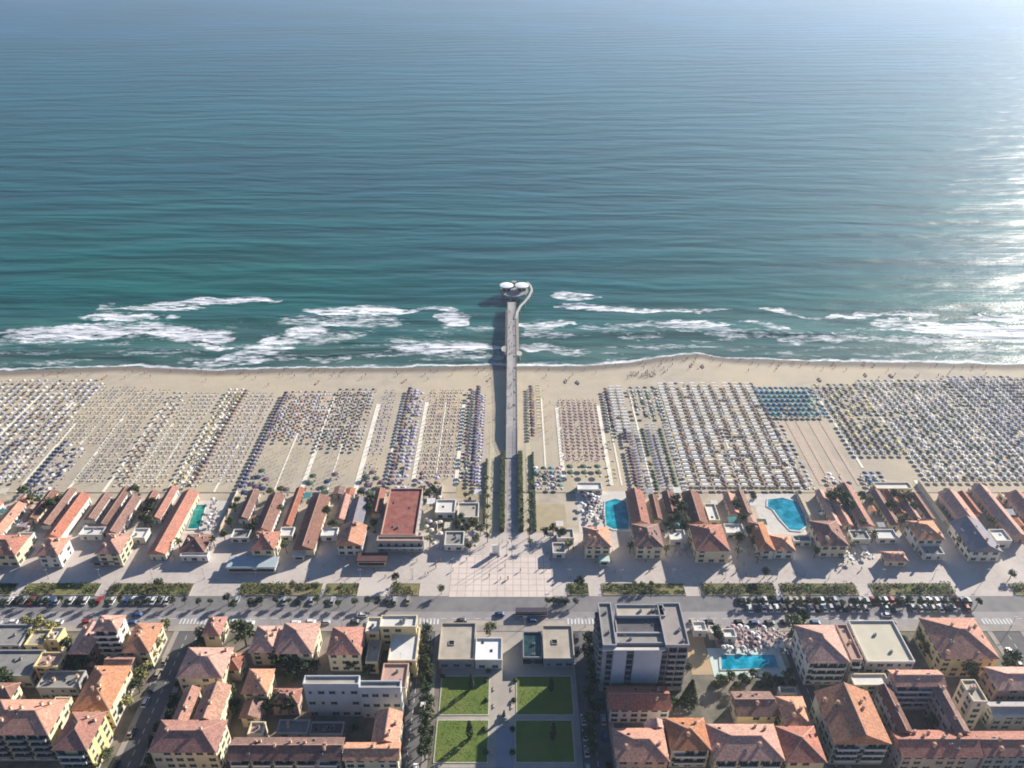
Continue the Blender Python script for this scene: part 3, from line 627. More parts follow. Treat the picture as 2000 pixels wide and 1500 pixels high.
H('apartment_house', 'horseshoe apartment house with white stepped balconies inside its brown courtyard', 'apartment house', [(1752, 1846, 1338, 1310, 14, 'gabx', T_PNK), (1758, 1780, 1428, 1341, 13, 'gaby', T_BRN), (1868, 1892, 1428, 1341, 13, 'gaby', T_BRN)], mat('rose_plaster', (.44, .37, .38), (.38, .32, .33), .2), chim=2, sky=2, balc=BF('n', full=True), shut=SHB)
H('apartment_house', 'long red-roofed row closing the horseshoe house at the bottom right', 'apartment house', [(1764, 1918, 1476, 1428, 11, 'gabx', T_RED)], GREYW, chim=3, sky=3, shut=SHB)
H('apartment_house', 'brown-red row running out of the picture at the lower right edge', 'apartment house', [(1926, 2080, 1474, 1430, 11, 'gabx', T_RED)], GREYW, chim=3, sky=1)
H('house', 'pinkish hip roof at the right edge above the grey vaulted hall', 'house', [(1950, 2060, 1345, 1304, 10, 'hip', T_PNK)], PINK, chim=1, sky=1)
H('workshop', 'grey vaulted hall at the right edge', 'workshop', [(1942, 2050, 1398, 1372, 8, 'gabx', METAL)], GREYW, chim=0)
H('apartment_house', 'slim cream apartment house with rows of small windows right of the horseshoe house', 'apartment house', [(1900, 1928, 1372, 1330, 15, 'flat', FLATB)], CREAM, chim=1, ac=2)
# beyond the frame, for a step to the side
for i, (x0, x1, y0, y1, h, m) in enumerate([(-235, -212, 188, 203, 9, T_RED), (-262, -240, 186, 204, 9, T_ORG), (206, 228, 186, 203, 9, T_PNK), (234, 252, 184, 202, 10, T_RED), (180, 187, 130, 160, 9, T_PNK), (-178, -160, 118, 136, 10, T_RED), (-110, -62, 118, 136, 10, T_ORG), (40, 72, 118, 134, 10, T_RED), (84, 102, 116, 134, 10, T_PNK), (118, 150, 116, 134, 10, T_RED)]):
    H('house', ['small red hip-roofed house past the left edge of the row', 'orange hip-roofed house farthest left along the seafront road', 'salmon hip-roofed house past the right side street', 'red hip-roofed house farthest right along the seafront road', 'salmon ridge roof beyond the lower right edge', 'red roof below the bottom left corner', 'orange roof below the brown-roofed row', 'red roof below the right garden street', 'salmon roof below the wide mauve-red house', 'red roof below the bottom right row'][i], 'house', [(x0, x1, y0, y1, h, 'hip', m)], CREAM, world=True, chim=1)
# ------------------------------------------------------------------ bathing clubs between promenade and sand
def club(label, xl, xr, yn, yf, h=4.6, roof=T_RED, wall=WHITE, typ='gaby', doors=True, name='bathing_cabins', cat='bathing cabins', extra=(), **k):
    k.setdefault('chim', 0); k.setdefault('sky', 1)
    return house(name, label, cat, [(xl, xr, yn, yf, h, typ)] + list(extra), wall, roof, doors=doors, **k)
CL = dict(name='clubhouse', cat='clubhouse', doors=False, chim=1, sky=2)
club('red-roofed clubhouse at the left edge of the promenade', -60, 28, 1082, 1046, 7.5, T_RED, CREAM, 'hip', **CL)
club('narrow white cabins running seaward at the far left edge', -20, 4, 1040, 985, 3, T_PNK, WHITE)
club('long red cabin row with pink clubhouse end, first from the left', 88, 116, 1048, 968, 4.6, T_RED)
club('pink-roofed clubhouse with bright white side wall, first from the left', 72, 112, 1083, 1051, 8, T_PNK, WHITE, 'hip', **CL)
club('brown cabin row, second from the left', 206, 230, 1040, 972, 4.6, T_BRN)
club('salmon-roofed clubhouse with cream side yard, second from the left', 188, 232, 1080, 1043, 8, T_PNK, CREAM, 'hip', **CL)
club('longest cabin row with red and orange roof left of the teal pool', 290, 322, 1080, 962, 4.6, T_RED, CREAM)
club('low brown-roofed clubhouse on the promenade side of the teal pool', 352, 398, 1076, 1044, 4.2, T_BRN, WHITE, 'hip', **CL)
club('pale grey awning building in shade in front of the low brown-roofed clubhouse', 352, 405, 1088, 1080, 3, FLATW, WHITE, 'flat', name='snack_bar', cat='snack bar', doors=False, sky=0)
club('grey-brown cabin row with coral end left of the dark green umbrellas', 498, 528, 1036, 968, 4.6, T_BRN)
club('coral-roofed clubhouse, third from the left', 490, 534, 1072, 1039, 7.5, T_RED, CREAM, 'hip', **CL)
club('long dark plum and brown cabin row under the dark green umbrellas', 574, 612, 1072, 972, 4.4, T_BRN, CREAM)
club('grey-roofed cabin row leading up to the bright orange roof', 676, 706, 1024, 976, 3.6, mat('slate_grey_roofing', (.24, .23, .26), (.2, .19, .22), .4), WHITE)
club('clubhouse with the brightest orange roof on the promenade', 658, 706, 1064, 1027, 6.5, T_ORG, WHITE, 'gaby', **CL)
OX = mat('oxblood_roofing', (.30, .10, .08), (.24, .08, .065), .5, c3=(.36, .15, .12), s3=.3)
house('club_building', 'two-storey club building with oxblood deck roof full of small hatches', 'club building', [(744, 812, 1046, 956, 6.5, 'flat', OX), (736, 826, 1058, 1049, 6.3, 'flat', FLATB)], mat('shade_teal_plaster', (.32, .36, .36), (.28, .32, .32), .2), sky=16, ac=6, chim=0, parapet=PINK, shut=None, balc=BF('n', rail=RAILW, full=True))  # teal cast of the shaded front is mixed into the plaster
club('white terrace pavilion right of the oxblood-roofed club', 850, 888, 1003, 978, 3.4, FLATW, WHITE, 'flat', name='pavilion', cat='pavilion', doors=False)
club('shaded flat pavilion with pale green roof between white terrace and pier avenue', 893, 934, 1012, 984, 3.2, FLATB, WHITE, 'flat', name='pavilion', cat='pavilion', doors=False)
club('low grey-white pavilion in front of the pier avenue on its left side', 868, 905, 1066, 1040, 3.4, FLATG, WHITE, 'flat', name='pavilion', cat='pavilion', doors=False, ac=2)
club('small white roofed stall at the right foot of the pier avenue', 1080, 1104, 1082, 1062, 3, FLATG, WHITE, 'flat', name='pavilion', cat='pavilion', doors=False)
club('clubhouse with orange roof in front of the turquoise pool', 1144, 1192, 1066, 1030, 8, T_ORG, CREAM, 'hip', **CL)
club('red cabin row right of the turquoise pool', 1236, 1268, 1022, 960, 4, T_RED)
club('brown-roofed clubhouse with cream edge, right of the turquoise pool', 1244, 1294, 1066, 1024, 8, T_BRN, CREAM, 'hip', **CL)
club('mauve cabin row leading to a red clubhouse in the middle right', 1350, 1382, 1022, 964, 4, T_BRN)
club('square red-roofed clubhouse in the middle right', 1362, 1424, 1074, 1025, 8, T_RED, CREAM, 'hip', **CL)
club('small cream roof terrace beside the mauve cabin row', 1385, 1406, 1018, 986, 3.4, FLATW, CREAM, 'flat', name='pavilion', cat='pavilion', doors=False)
club('L-shaped clubhouse with rust roof below the curved pool', 1484, 1512, 1074, 1020, 6, T_ORG, WHITE, 'hip', name='clubhouse', cat='clubhouse', doors=False, chim=1, extra=[(1514, 1552, 1074, 1046, 5.6, 'hip', T_ORG)])
club('brown-roofed clubhouse with cream roof edge right of the curved pool', 1606, 1656, 1064, 1018, 7.5, T_BRN, CREAM, 'hip', **CL)
club('narrow crimson cabin row right of the big green garden tree', 1682, 1706, 1026, 948, 4, T_RED)
club('small peach-roofed kiosk near the pole walkway', 1732, 1772, 1094, 1078, 4, T_PNK, CREAM, 'hip', **CL)
club('orange-brown clubhouse in the shade left of the grey slate hall', 1794, 1844, 1052, 1018, 7.5, T_ORG, WHITE, 'hip', **CL)
club('grey awning stall in front of the orange-brown clubhouse', 1806, 1844, 1084, 1066, 3.4, FLATG, WHITE, 'flat', name='snack_bar', cat='snack bar', doors=False)
club('long mauve and salmon cabin row before the grey slate hall', 1874, 1910, 1016, 962, 4.6, T_PNK, PINK)
club('grey slate-roofed hall at the right end of the promenade', 1898, 1956, 1076, 1020, 6.5, mat('slate_grey_roofing', (.24, .23, .26)), WHITE, 'gaby', **CL)
club('longest mauve cabin row at the right edge', 1976, 2004, 1046, 950, 4.6, T_PNK, PINK)
club('bright white flat-roofed club between grey slate hall and mauve row', 1946, 1976, 1058, 1036, 4.4, FLATW, WHITE, 'flat', name='clubhouse', cat='clubhouse', doors=False)
club('bright cream flat roof near the sand at the right edge', 1962, 2040, 976, 962, 3, FLATW, CREAM, 'flat', name='pavilion', cat='pavilion', doors=False)
club('white sun terrace deck on the sand side of the turquoise pool', 1128, 1176, 958, 944, 2.4, FLATW, WHITE, 'flat', name='pavilion', cat='pavilion', doors=False, sky=0)
club('pale sand-side bar right of the narrow crimson cabin row', 1712, 1782, 956, 944, 3, FLATW, CREAM, 'flat', name='pavilion', cat='pavilion', doors=False, sky=0)
for xl, xr, yn, yf, rf, lb in ((2060, 2100, 1078, 965, T_RED, 'red cabin row past the right edge'), (-110, -80, 1078, 980, T_RED, 'red cabin row past the left edge'), (2160, 2200, 1078, 965, T_BRN, 'brown cabin row farthest right')):
    club(lb, xl, xr, yn, yf, 4, rf)
# low annexes and further cabin rows squeezed between the clubs
RA = random.Random(21)
def free(x0, x1, y0, y1): return all(x1 < a or x0 > b_ or y1 < c or y0 > d for a, b_, c, d in FOOT)
PB = [tuple(G(a, c)[0] for a in (p, q)) + (G(0, 1040)[1], G(0, 960)[1]) for p, q, c in ((1130, 1240, 1000), (1490, 1595, 1000), (355, 420, 1010))]
TMPF = [(-13.5, 12, 255, 292), (1 - 27, 17, 225, 256)] + PB + [(x - 1, x + 1, 256, 298) for x in (200.4, 137.6, -133, -34, 222)] + [(14, 31, 268, 286)]
FOOT += TMPF
for k in range(900):
    x = RA.uniform(-258, 258); side = 'left' if x < 0 else 'right'
    if k % 2:
        w = RA.uniform(3, 4.4); y0_ = RA.choice([264, 268, 272]); y1_ = RA.uniform(284, 290)
        if free(x - w / 2 - 1.6, x + w / 2 + 1.6, y0_, y1_):
            house('cabin_row', 'slim %s cabin row squeezed between clubs on the %s side of the pier' % (RA.choice(['tiled', 'low tiled']), side), 'bathing cabins', [(x - w / 2, x + w / 2, y0_, y1_, RA.uniform(3, 3.8), 'gaby', RA.choice([T_RED, T_BRN, T_PNK, T_BRN]))], RA.choice([WHITE, CREAM, WHITE]), doors=True, world=True, chim=0, group='slim cabin rows on the ' + side, seed=k)
    else:
        w = RA.uniform(6, 11); y0_ = RA.uniform(252, 258); y1_ = y0_ + RA.uniform(3.5, 6.5)
        if free(x - w / 2 - 1, x + w / 2 + 1, y0_ - .5, y1_ + .5):
            rm, cn = RA.choice([(FLATW, 'white'), (FLATB, 'beige'), (FLATG, 'grey'), (FLATW, 'white')])
            house('entrance_building', 'low %s flat-roofed entrance building between two clubhouses on the %s' % (cn, side), 'entrance building', [(x - w / 2, x + w / 2, y0_, y1_, RA.uniform(2.8, 3.6), 'flat', rm)], WHITE, world=True, chim=0, ac=RA.choice([0, 1]), group='%s entrance buildings on the %s' % (cn, side), seed=k)
FOOT[:] = [f for f in FOOT if f not in TMPF]
# promenade kiosks
def kiosk(label, xl, xr, yn, yf, h, rm, wm):
    x0, x1, y0, y1 = rect((xl, xr, yn, yf, h)); r = thing('kiosk', label, 'kiosk', ((x0 + x1) / 2, (y0 + y1) / 2, 0)); w = (x1 - x0) / 2; d = (y1 - y0) / 2
    b = MB(); b.box(-w, w, -d, d, 0, h, wm); b.build('wall', r)
    b = MB(); b.box(-w - .7, w + .7, -d - .7, d + .7, h, h + .25, rm, True); b.box(-w - .4, w + .4, -d - .4, d + .4, h + .25, h + .4, rm); b.build('roof', r)
    b = MB(); b.box(-w + .4, w - .4, -d - .06, -d, 1, 2.2, DARK); b.build('serving_hatch', r)
    b = MB(); b.box(-w + .3, w - .3, -d - .5, -d - .06, .85, 1, WOOD, True); b.build('counter', r); FOOT.append((x0, x1, y0, y1))
kiosk('long pale teal kiosk with flat roof in the building shade, left promenade', 444, 536, 1108, 1090, 3.2, mat('pale_teal_roof', (.42, .48, .5), (.36, .42, .44), .3), WHITE)
kiosk('dark red-brown kiosk below the oxblood-roofed club', 698, 752, 1096, 1082, 3.2, mat('plum_roof', (.12, .06, .06), None, .4), CREAM)
kiosk('tiny white-roofed kiosk below the plum cabin row', 574, 592, 1086, 1080, 2.8, FLATW, WHITE)
kiosk('small pale blue-grey kiosk on the left promenade', 180, 222, 1097, 1091, 2.8, FLATG, WHITE)
kiosk('small white kiosk on the right promenade below the turquoise pool', 1172, 1188, 1096, 1088, 2.8, mat('mint_roof', (.55, .68, .6), None, .4), WHITE)

# ------------------------------------------------------------------ pools
def pool(label, pts_px, z=.35, deck=None, water=(.0, .30, .36), dk=mat('pool_coping', (.62, .62, .58), None, .5)):
    P = [G(a, b_, z) for a, b_ in pts_px]; cx = sum(p[0] for p in P) / len(P); cy = sum(p[1] for p in P) / len(P)
    P = [(p[0] - cx, p[1] - cy) for p in P]; r = thing('swimming_pool', label, 'swimming pool', (cx, cy, 0))
    n = len(P); O = [(p[0] * (1 + .9 / max(2, math.hypot(*p))), p[1] * (1 + .9 / max(2, math.hypot(*p)))) for p in P]
    b = MB()
    for i in range(n):
        j = (i + 1) % n
        b.poly([(*P[i], z), (*P[j], z), (*O[j], z), (*O[i], z)][::-1], dk)
        b.poly([(*O[i], 0), (*O[j], 0), (*O[j], z), (*O[i], z)], dk); b.poly([(*P[j], 0), (*P[i], 0), (*P[i], z), (*P[j], z)], dk)
    b.build('coping', r)
    wm = mat('pool_water' + str(int(water[1] * 100)), water, tuple(v * .6 for v in water), .35, rough=.08, spec=.5, bump=.03, bscale=1.2, c3=tuple(min(1, v * 1.5 + .04) for v in water), s3=.25)
    b = MB(); b.poly([(*p, z - .12) for p in P], wm); b.build('pool_water', r)
    b = MB(); b.cyl(P[0][0] + .5, P[0][1] + .6, 0, z + .8, .05, .05, METAL, 5); b.cyl(P[0][0] + .5, P[0][1] + 1.1, 0, z + .8, .05, .05, METAL, 5); b.build('pool_ladder', r)
    if deck:
        (x0, y0) = G(deck[0], deck[2]); (x1, _) = G(deck[1], deck[2]); (_, y1) = G(1000, deck[3])
        sheet('pool_terrace', x0, x1, y0, y1, .045, deck[4])
    FOOT.append((min(p[0] for p in P) + cx, max(p[0] for p in P) + cx, min(p[1] for p in P) + cy, max(p[1] for p in P) + cy))
WT = mat('white_pool_deck', (.62, .58, .52), (.54, .5, .45), .4)
pool('narrow teal pool between the longest left cabin row and white loungers', [(366, 1032), (388, 1032), (402, 986), (382, 986)], deck=(356, 418, 1042, 978, WT), water=(.0, .20, .17))
pool('turquoise pool with curved edge right of the pier', [(1184, 1026), (1198, 1033), (1228, 1033), (1227, 1008), (1222, 980), (1202, 974), (1182, 980), (1182, 1002)], deck=(1132, 1236, 1040, 960, WT), water=(0, .26, .33))
pool('large curved lagoon pool below the dark umbrella cluster', [(1523, 1012), (1542, 1034), (1562, 1036), (1575, 1026), (1570, 1002), (1556, 980), (1528, 972), (1500, 976), (1500, 990), (1512, 996)], deck=(1496, 1590, 1044, 964, WT), water=(0, .22, .32))
pool('rectangular bright blue hotel pool in the town block', [(1410, 1308), (1522, 1304), (1512, 1279), (1408, 1279)], deck=(1395, 1545, 1322, 1266, mat('mint_pool_deck', (.60, .68, .62), (.54, .62, .56), .4)), water=(0, .28, .40))
sheet('pool_terrace', *[G(1400, 1266)[0], G(1560, 1266)[0]], G(0, 1265)[1], G(0, 1226)[1], .045, mat('rose_paving', (.5, .4, .36), (.4, .32, .29), .6))
sheet('pool_terrace', *[G(1352, 1318)[0], G(1393, 1318)[0]], G(0, 1318)[1], G(0, 1238)[1], .05, mat('ochre_paving', (.46, .34, .2), (.4, .31, .2), .4, c3=(.5, .32, .17), s3=.15))

# ------------------------------------------------------------------ plaza, lawns, garden paths
x0, y0 = G(868, 1166); x1, _ = G(1098, 1166); _, y1 = G(0, 1085)
sheet('plaza', -26, 17, y0, y1, .05, mat('plaza_slabs', (.68, .57, .50), (.62, .52, .46), .4, c3=(.72, .62, .54), s3=.08))
b = MB(); gj = mat('plaza_joint', (.47, .38, .34), None, .4)
k = 0
while -26 + k * 3.3 < 17: b.box(-26 + k * 3.3 - .11, -26 + k * 3.3 + .11, y0, y1, .05, .058, gj); k += 1
k = 0
while y0 + k * 3.3 < y1: b.box(-26, 17, y0 + k * 3.3 - .11, y0 + k * 3.3 + .11, .05, .060, gj); k += 1
struct('plaza_joints', b)
def psheet(nm, xl, xr, yn, yf, z, m):
    a, c = G((xl), yn); d, _ = G(xr, yn); _, e = G(0, yf); return sheet(nm, a, d, c, e, z, m)
psheet('garden_paving', 845, 1128, 1500, 1212, .03, mat('garden_gravel', (.46, .40, .33), (.38, .34, .28), .3, c3=(.34, .3, .27), s3=.06))
for i, (xl, xr, yn, yf) in enumerate([(858, 953, 1396, 1322), (848, 951, 1489, 1408), (1010, 1120, 1396, 1322), (1008, 1122, 1489, 1408)]):
    a, c = G(xl, yn); d, _ = G(xr, yn); _, e = G(0, yf)
    b = MB(); b.box(a, d, c, e, 0, .16, GRASS); o = tag(b.build('lawn'), kind='structure')
    b = MB(); kb = mat('kerb_stone', (.55, .52, .42), None, .6)
    b.box(a - .35, d + .35, c - .35, c, 0, .2, kb); b.box(a - .35, d + .35, e, e + .35, 0, .2, kb); b.box(a - .35, a, c, e, 0, .2, kb); b.box(d, d + .35, c, e, 0, .2, kb); struct('lawn_kerb', b)
rng = np.random.RandomState(3)
def grass_stuff(rects, name='grass_tufts', n=6000, m=GRASS, hh=.13):
    b = MB(); tot = sum((r[1] - r[0]) * (r[3] - r[2]) for r in rects)
    for (a, d, c, e) in rects:
        for _ in range(int(n * (d - a) * (e - c) / tot)):
            x = R.uniform(a, d); y = R.uniform(c, e); an = R.uniform(0, 3.1); s = R.uniform(.12, .4); hz = R.uniform(.3, 1) * hh
            dx, dy = s * math.cos(an), s * math.sin(an)
            b.poly([(x - dx, y - dy, .15), (x + dx, y + dy, .15), (x + dy * .5, y - dx * .5, .15 + hz)], m)
    tag(b.build(name), 'short green blades of grass on the four garden lawns', 'grass', kind='stuff')
LR = []
for (xl, xr, yn, yf) in [(858, 953, 1396, 1322), (848, 951, 1489, 1408), (1010, 1120, 1396, 1322), (1008, 1122, 1489, 1408)]:
    a, c = G(xl, yn); d, _ = G(xr, yn); _, e = G(0, yf); LR.append((a, d, c, e))
grass_stuff(LR)

# ------------------------------------------------------------------ pier and its avenue
PX0, PX1 = -3.2, 2.9
r = thing('pier', 'long grey concrete pier running from the beach out past the breakers', 'pier', (0, 318, 0))
ys0, yend = 318.0, G(1005, 588, 4)[1]
PIERD = mat('pier_deck_concrete', (.40, .37, .35), (.34, .315, .30), .15, c3=(.44, .41, .38), s3=.05)
Zd = 3.2
def pz(y): return .4 + (Zd - .4) * min(1, max(0, (y - 318) / 22))
npl = 46
for i in range(npl):
    ya = ys0 + (yend - ys0) * i / npl; yb = ys0 + (yend - ys0) * (i + 1) / npl - .06
    w0, w1 = PX0, PX1
    me = None; b = MB(); za, zb = pz(ya), pz(yb); th = 1.9 if ya < 425 else .6
    b.v += [(w0, ya - 318, za - th), (w1, ya - 318, za - th), (w1, yb - 318, zb - th), (w0, yb - 318, zb - th), (w0, ya - 318, za), (w1, ya - 318, za), (w1, yb - 318, zb), (w0, yb - 318, zb)]
    k = b.mi(PIERD)
    for f in ((0, 1, 5, 4), (1, 2, 6, 5), (2, 3, 7, 6), (3, 0, 4, 7), (4, 5, 6, 7), (3, 2, 1, 0)): b.f.append(f); b.m.append(k)
    b.build('deck_slab', r)
for s, xx in ((0, PX0 + .05), (1, PX1 - .15)):
    b = MB(); y = ys0 + 1
    while y < yend:
        b.box(xx, xx + .1, y - 318 - .05, y - 318 + .05, pz(y), pz(y) + 1.15, RAILG); y += 2.5
    y = ys0
    for zz in (.55, 1.1):
        for a_, b_ in ((318, 340), (340, yend)): b.beam((xx + .05, a_ - 318, pz(a_) + zz), (xx + .05, b_ - 318, pz(b_) + zz), .08, .07, RAILG)
    b.beam((xx + .05, 0, pz(318)), (xx + .05, 22, pz(340)), .16, .3, CONC); b.beam((xx + .05, 22, Zd), (xx + .05, yend - 318, Zd), .16, .3, CONC); b.build('railing', r)
y = 348
while y < yend + 2:
    b = MB()
    for xx in (PX0 + .7, PX1 - .7): b.cyl(xx, y - 318, -6, Zd - .5, .38, .38, CONC, 8, False)
    b.box(PX0 + .1, PX1 - .1, y - 318 - .4, y - 318 + .4, Zd - 1.0, Zd - .5, CONC, True); b.build('pile', r); y += 11
# side platforms half way out
for (px, py, rad, nm) in ((986, 681, 2.3, 'left'), (1014, 690, 1.8, 'right')):
    x, y = G(px, py, Zd); b = MB(); n = 12
    b.prism([(x + rad * math.cos(2 * math.pi * j / n), y - 318 + rad * 1.7 * math.sin(2 * math.pi * j / n)) for j in range(n)], Zd - .62, Zd - .02, CONC, mat('pale_ramp', (.55, .52, .46), None, .4))
    b.cyl(x, y - 318, -6, Zd - .6, .8, .8, CONC, 8, False); b.build('side_platform', r)
yw = G(0, 692, Zd)[1] - 318
for k in range(11):
    ya = yw + k * (yend - 318 - yw - 12) / 11; yb = ya + (yend - 318 - yw - 12) / 11 - .06
    for x0_, x1_ in ((PX0 - 1.2, PX0 - .02), (PX1 + .02, PX1 + 1.6)): b = MB(); b.box(x0_, x1_, ya, yb, Zd - .5, Zd - .03, mat('brownish_deck', (.34, .28, .24), (.3, .25, .22), .3), True); b.build('deck_slab', r)
# head platform with two white round pavilions
hx, hy = G(1004, 566, Zd); hy -= 1
b = MB(); n = 24; b.prism([(hx + 10.5 * math.cos(2 * math.pi * j / n), hy - 318 + 10.5 * math.sin(2 * math.pi * j / n)) for j in range(n)], Zd - .65, Zd + .02, CONC, PIERD); 
b.build('head_platform', r)
b = MB()
for j in range(10):
    a = 2 * math.pi * j / 10; b.cyl(hx + 8.5 * math.cos(a), hy - 318 + 8.5 * math.sin(a), -6, Zd - .6, .45, .45, CONC, 8, False)
b.build('pile', r)
b = MB()
for j in range(n):
    a0, a1 = 2 * math.pi * j / n, 2 * math.pi * (j + 1) / n
    if abs(math.sin(a0 / 1) + 1) < .12: continue
    p = lambda a, z: (hx + 10.2 * math.cos(a), hy - 318 + 10.2 * math.sin(a), z)
    b.beam(p(a0, Zd + 1.05), p(a1, Zd + 1.05), .09, .08, RAILG); b.beam(p(a0, Zd + .5), p(a1, Zd + .5), .07, .06, RAILG); q = p(a0, 0); b.box(q[0] - .05, q[0] + .05, q[1] - .05, q[1] + .05, Zd, Zd + 1.1, RAILG)
b.build('railing', r)
SHEETW = mat('white_canopy', (.9, .88, .84), (.84, .82, .78), .6)
for s, lb in ((-1, 'left white dome-roofed round pavilion on the pier head'), (1, 'right white dome-roofed round pavilion on the pier head')):
    cx = hx + s * 5.6; q = thing('round_pavilion', lb, 'pavilion', (cx, hy + 1, Zd + .02))
    b = MB(); nn = 16
    for ring, (r0, z0, r1, z1) in enumerate(((5.2, 3.6, 4.9, 3.85), (4.9, 3.85, 3.4, 4.1), (3.4, 4.1, 1.8, 4.3), (1.8, 4.3, .1, 4.4))):
        b.cyl(0, 0, z0, z1, r0, r1, SHEETW, nn, ring == 3)
    b.cyl(0, 0, 3.3, 3.6, 5.0, 5.0, SHEETW, nn, False); b.prism([(5 * math.cos(-2 * math.pi * j / nn), 5 * math.sin(-2 * math.pi * j / nn)) for j in range(nn)], 3.32, 3.3, SHEETW); b.build('canopy', q)
    b = MB(); b.cyl(0, 0, 0, 3.3, 3.4, 3.4, DARK, nn, False); b.build('glass_wall', q)
    for j in range(8): b = MB(); a = math.pi * j / 4; b.cyl(4.4 * math.cos(a), 4.4 * math.sin(a), 0, 3.4, .12, .12, SHW, 6, False); b.build('post', q)
q = thing('pier_monument', 'low grey drum-shaped monument between the two white pavilions', 'monument', (hx, hy + 6.5, Zd + .02))
b = MB(); b.cyl(0, 0, 0, 3.6, 1.5, 1.3, CONC, 10); b.build('column', q); b = MB(); b.cyl(0, 0, 3.6, 4.2, 1.9, 1.9, CONC, 10); b.build('cap', q)
# curved ramp that swings out on the right of the head
q = thing('curved_ramp', 'curved pale walkway swinging out to the right beside the pier head', 'ramp', (hx, hy, 0))
pts = [(1006, 622), (1010, 610), (1016, 598), (1026, 588), (1034, 578), (1039, 567), (1036, 558), (1030, 552)]
W_ = [G(a, c, Zd + .6) for a, c in pts]
b = MB()
for i in range(len(W_) - 1): b.beam((W_[i][0] - hx, W_[i][1] - hy, Zd + .1 + .08 * i), (W_[i + 1][0] - hx, W_[i + 1][1] - hy, Zd + .1 + .08 * (i + 1)), 1.5, .45, mat('pale_ramp', (.55, .52, .46), None, .4))
b.build('ramp_deck', q); b = MB()
for i in range(1, len(W_)): b.cyl(W_[i][0] - hx, W_[i][1] - hy, -5, Zd + .1, .3, .3, CONC, 6, False)
b.build('pile', q)
# benches and lamps along the pier
def lamp_mesh():
    def f():
        b = MB(); b.cyl(0, 0, 0, 5.6, .1, .06, METAL, 6); b.box(-.6, .6, -.05, .05, 5.5, 5.6, METAL); b.cyl(-.55, 0, 5.3, 5.5, .2, .12, SHW, 6); b.cyl(.55, 0, 5.3, 5.5, .2, .12, SHW, 6); b.cyl(0, 0, 0, .3, .22, .16, METAL, 6)
        return b.mesh('street_lamp')
    return cached('lamp', f)
y = 345
while y < yend - 4:
    for xx, sd_ in ((PX0 + .35, 'left'), (PX1 - .4, 'right')): tag(obj('street_lamp', lamp_mesh(), None, (xx, y, Zd)), 'grey twin lamp post along the %s rail of the pier' % sd_, 'street lamp', 'lamps along the %s rail of the pier' % sd_)
    y += 20
def bench_mesh():
    def f():
        b = MB()
        for k in range(3): b.box(-1, 1, -.25 + k * .17, -.12 + k * .17, .42, .47, WOOD, True)
        for s in (-.8, .74): b.box(s, s + .06, -.25, .25, 0, .42, METAL)
        return b.mesh('bench')
    return cached('bench', f)
for k in range(9): tag(obj('bench', bench_mesh(), None, (PX1 - .9, 350 + k * 14, Zd), math.pi / 2), 'slatted bench standing along the right rail of the pier', 'bench', 'benches along the pier')
# avenue on land
sheet('pier_avenue', -2.6, 2.4, 262, 318, .06, mat('avenue_paving', (.36, .33, .35), (.30, .275, .29), .4, c3=(.44, .41, .41), s3=.2))
for xa, xb in ((-11.8, -9.2), (7.0, 9.8)): sheet('beach_path', xa, xb, 262, 350, .05, mat('yellow_path', (.56, .49, .32), (.5, .44, .3), .3))
def hedge(label, x0, x1, y0, y1, h, m=HEDGE, seed=0):
    rr = random.Random(seed + int(x0 * 10) + int(y0)); q = thing('hedge', label, 'hedge', ((x0 + x1) / 2, (y0 + y1) / 2, 0)); w = (x1 - x0) / 2; d = (y1 - y0) / 2
    b = MB(); b.box(-w * .85, w * .85, -d, d, 0, h * .8, m); A = 4 * w * d
    for _ in range(int(min(5000, A * 9))):
        x = rr.uniform(-w, w); y = rr.uniform(-d, d); z = h * rr.uniform(.55, 1.15); s = rr.uniform(.15, .4); a = rr.uniform(0, 6.28); t = rr.uniform(-.6, .6)
        dx, dy = s * math.cos(a), s * math.sin(a)
        b.poly([(x - dx, y - dy, z), (x + dy, y - dx, z + s * t), (x + dx, y + dy, z + s * t * .5), (x - dy, y + dx, z - s * t)], rr.choice([LEAF1, LEAF1, LEAF2, LEAF3]))
    b.build('foliage', q)
hedge('long dark hedge on the left side of the pier avenue', -5.8, -3.3, 263, 322, 2.6)
hedge('long dark hedge on the right side of the pier avenue', 3.0, 5.4, 263, 322, 2.6)
hedge('thin hedge along the right yellow path by the pier', 10.2, 11.2, 263, 322, 1.6)
hedge('thin hedge along the left path by the pier', -13.4, -12.4, 268, 316, 1.6)
sheet('sand_court', *[G(1048, 1038)[0], G(1108, 1038)[0]], G(0, 1038)[1], G(0, 985)[1], .06, mat('ochre_sand', (.44, .36, .22), (.38, .31, .2), .3))
sheet('sand_court', *[G(890, 972)[0], G(942, 972)[0]], G(0, 972)[1], G(0, 938)[1], .06, mat('ochre_sand', (.44, .36, .22)))
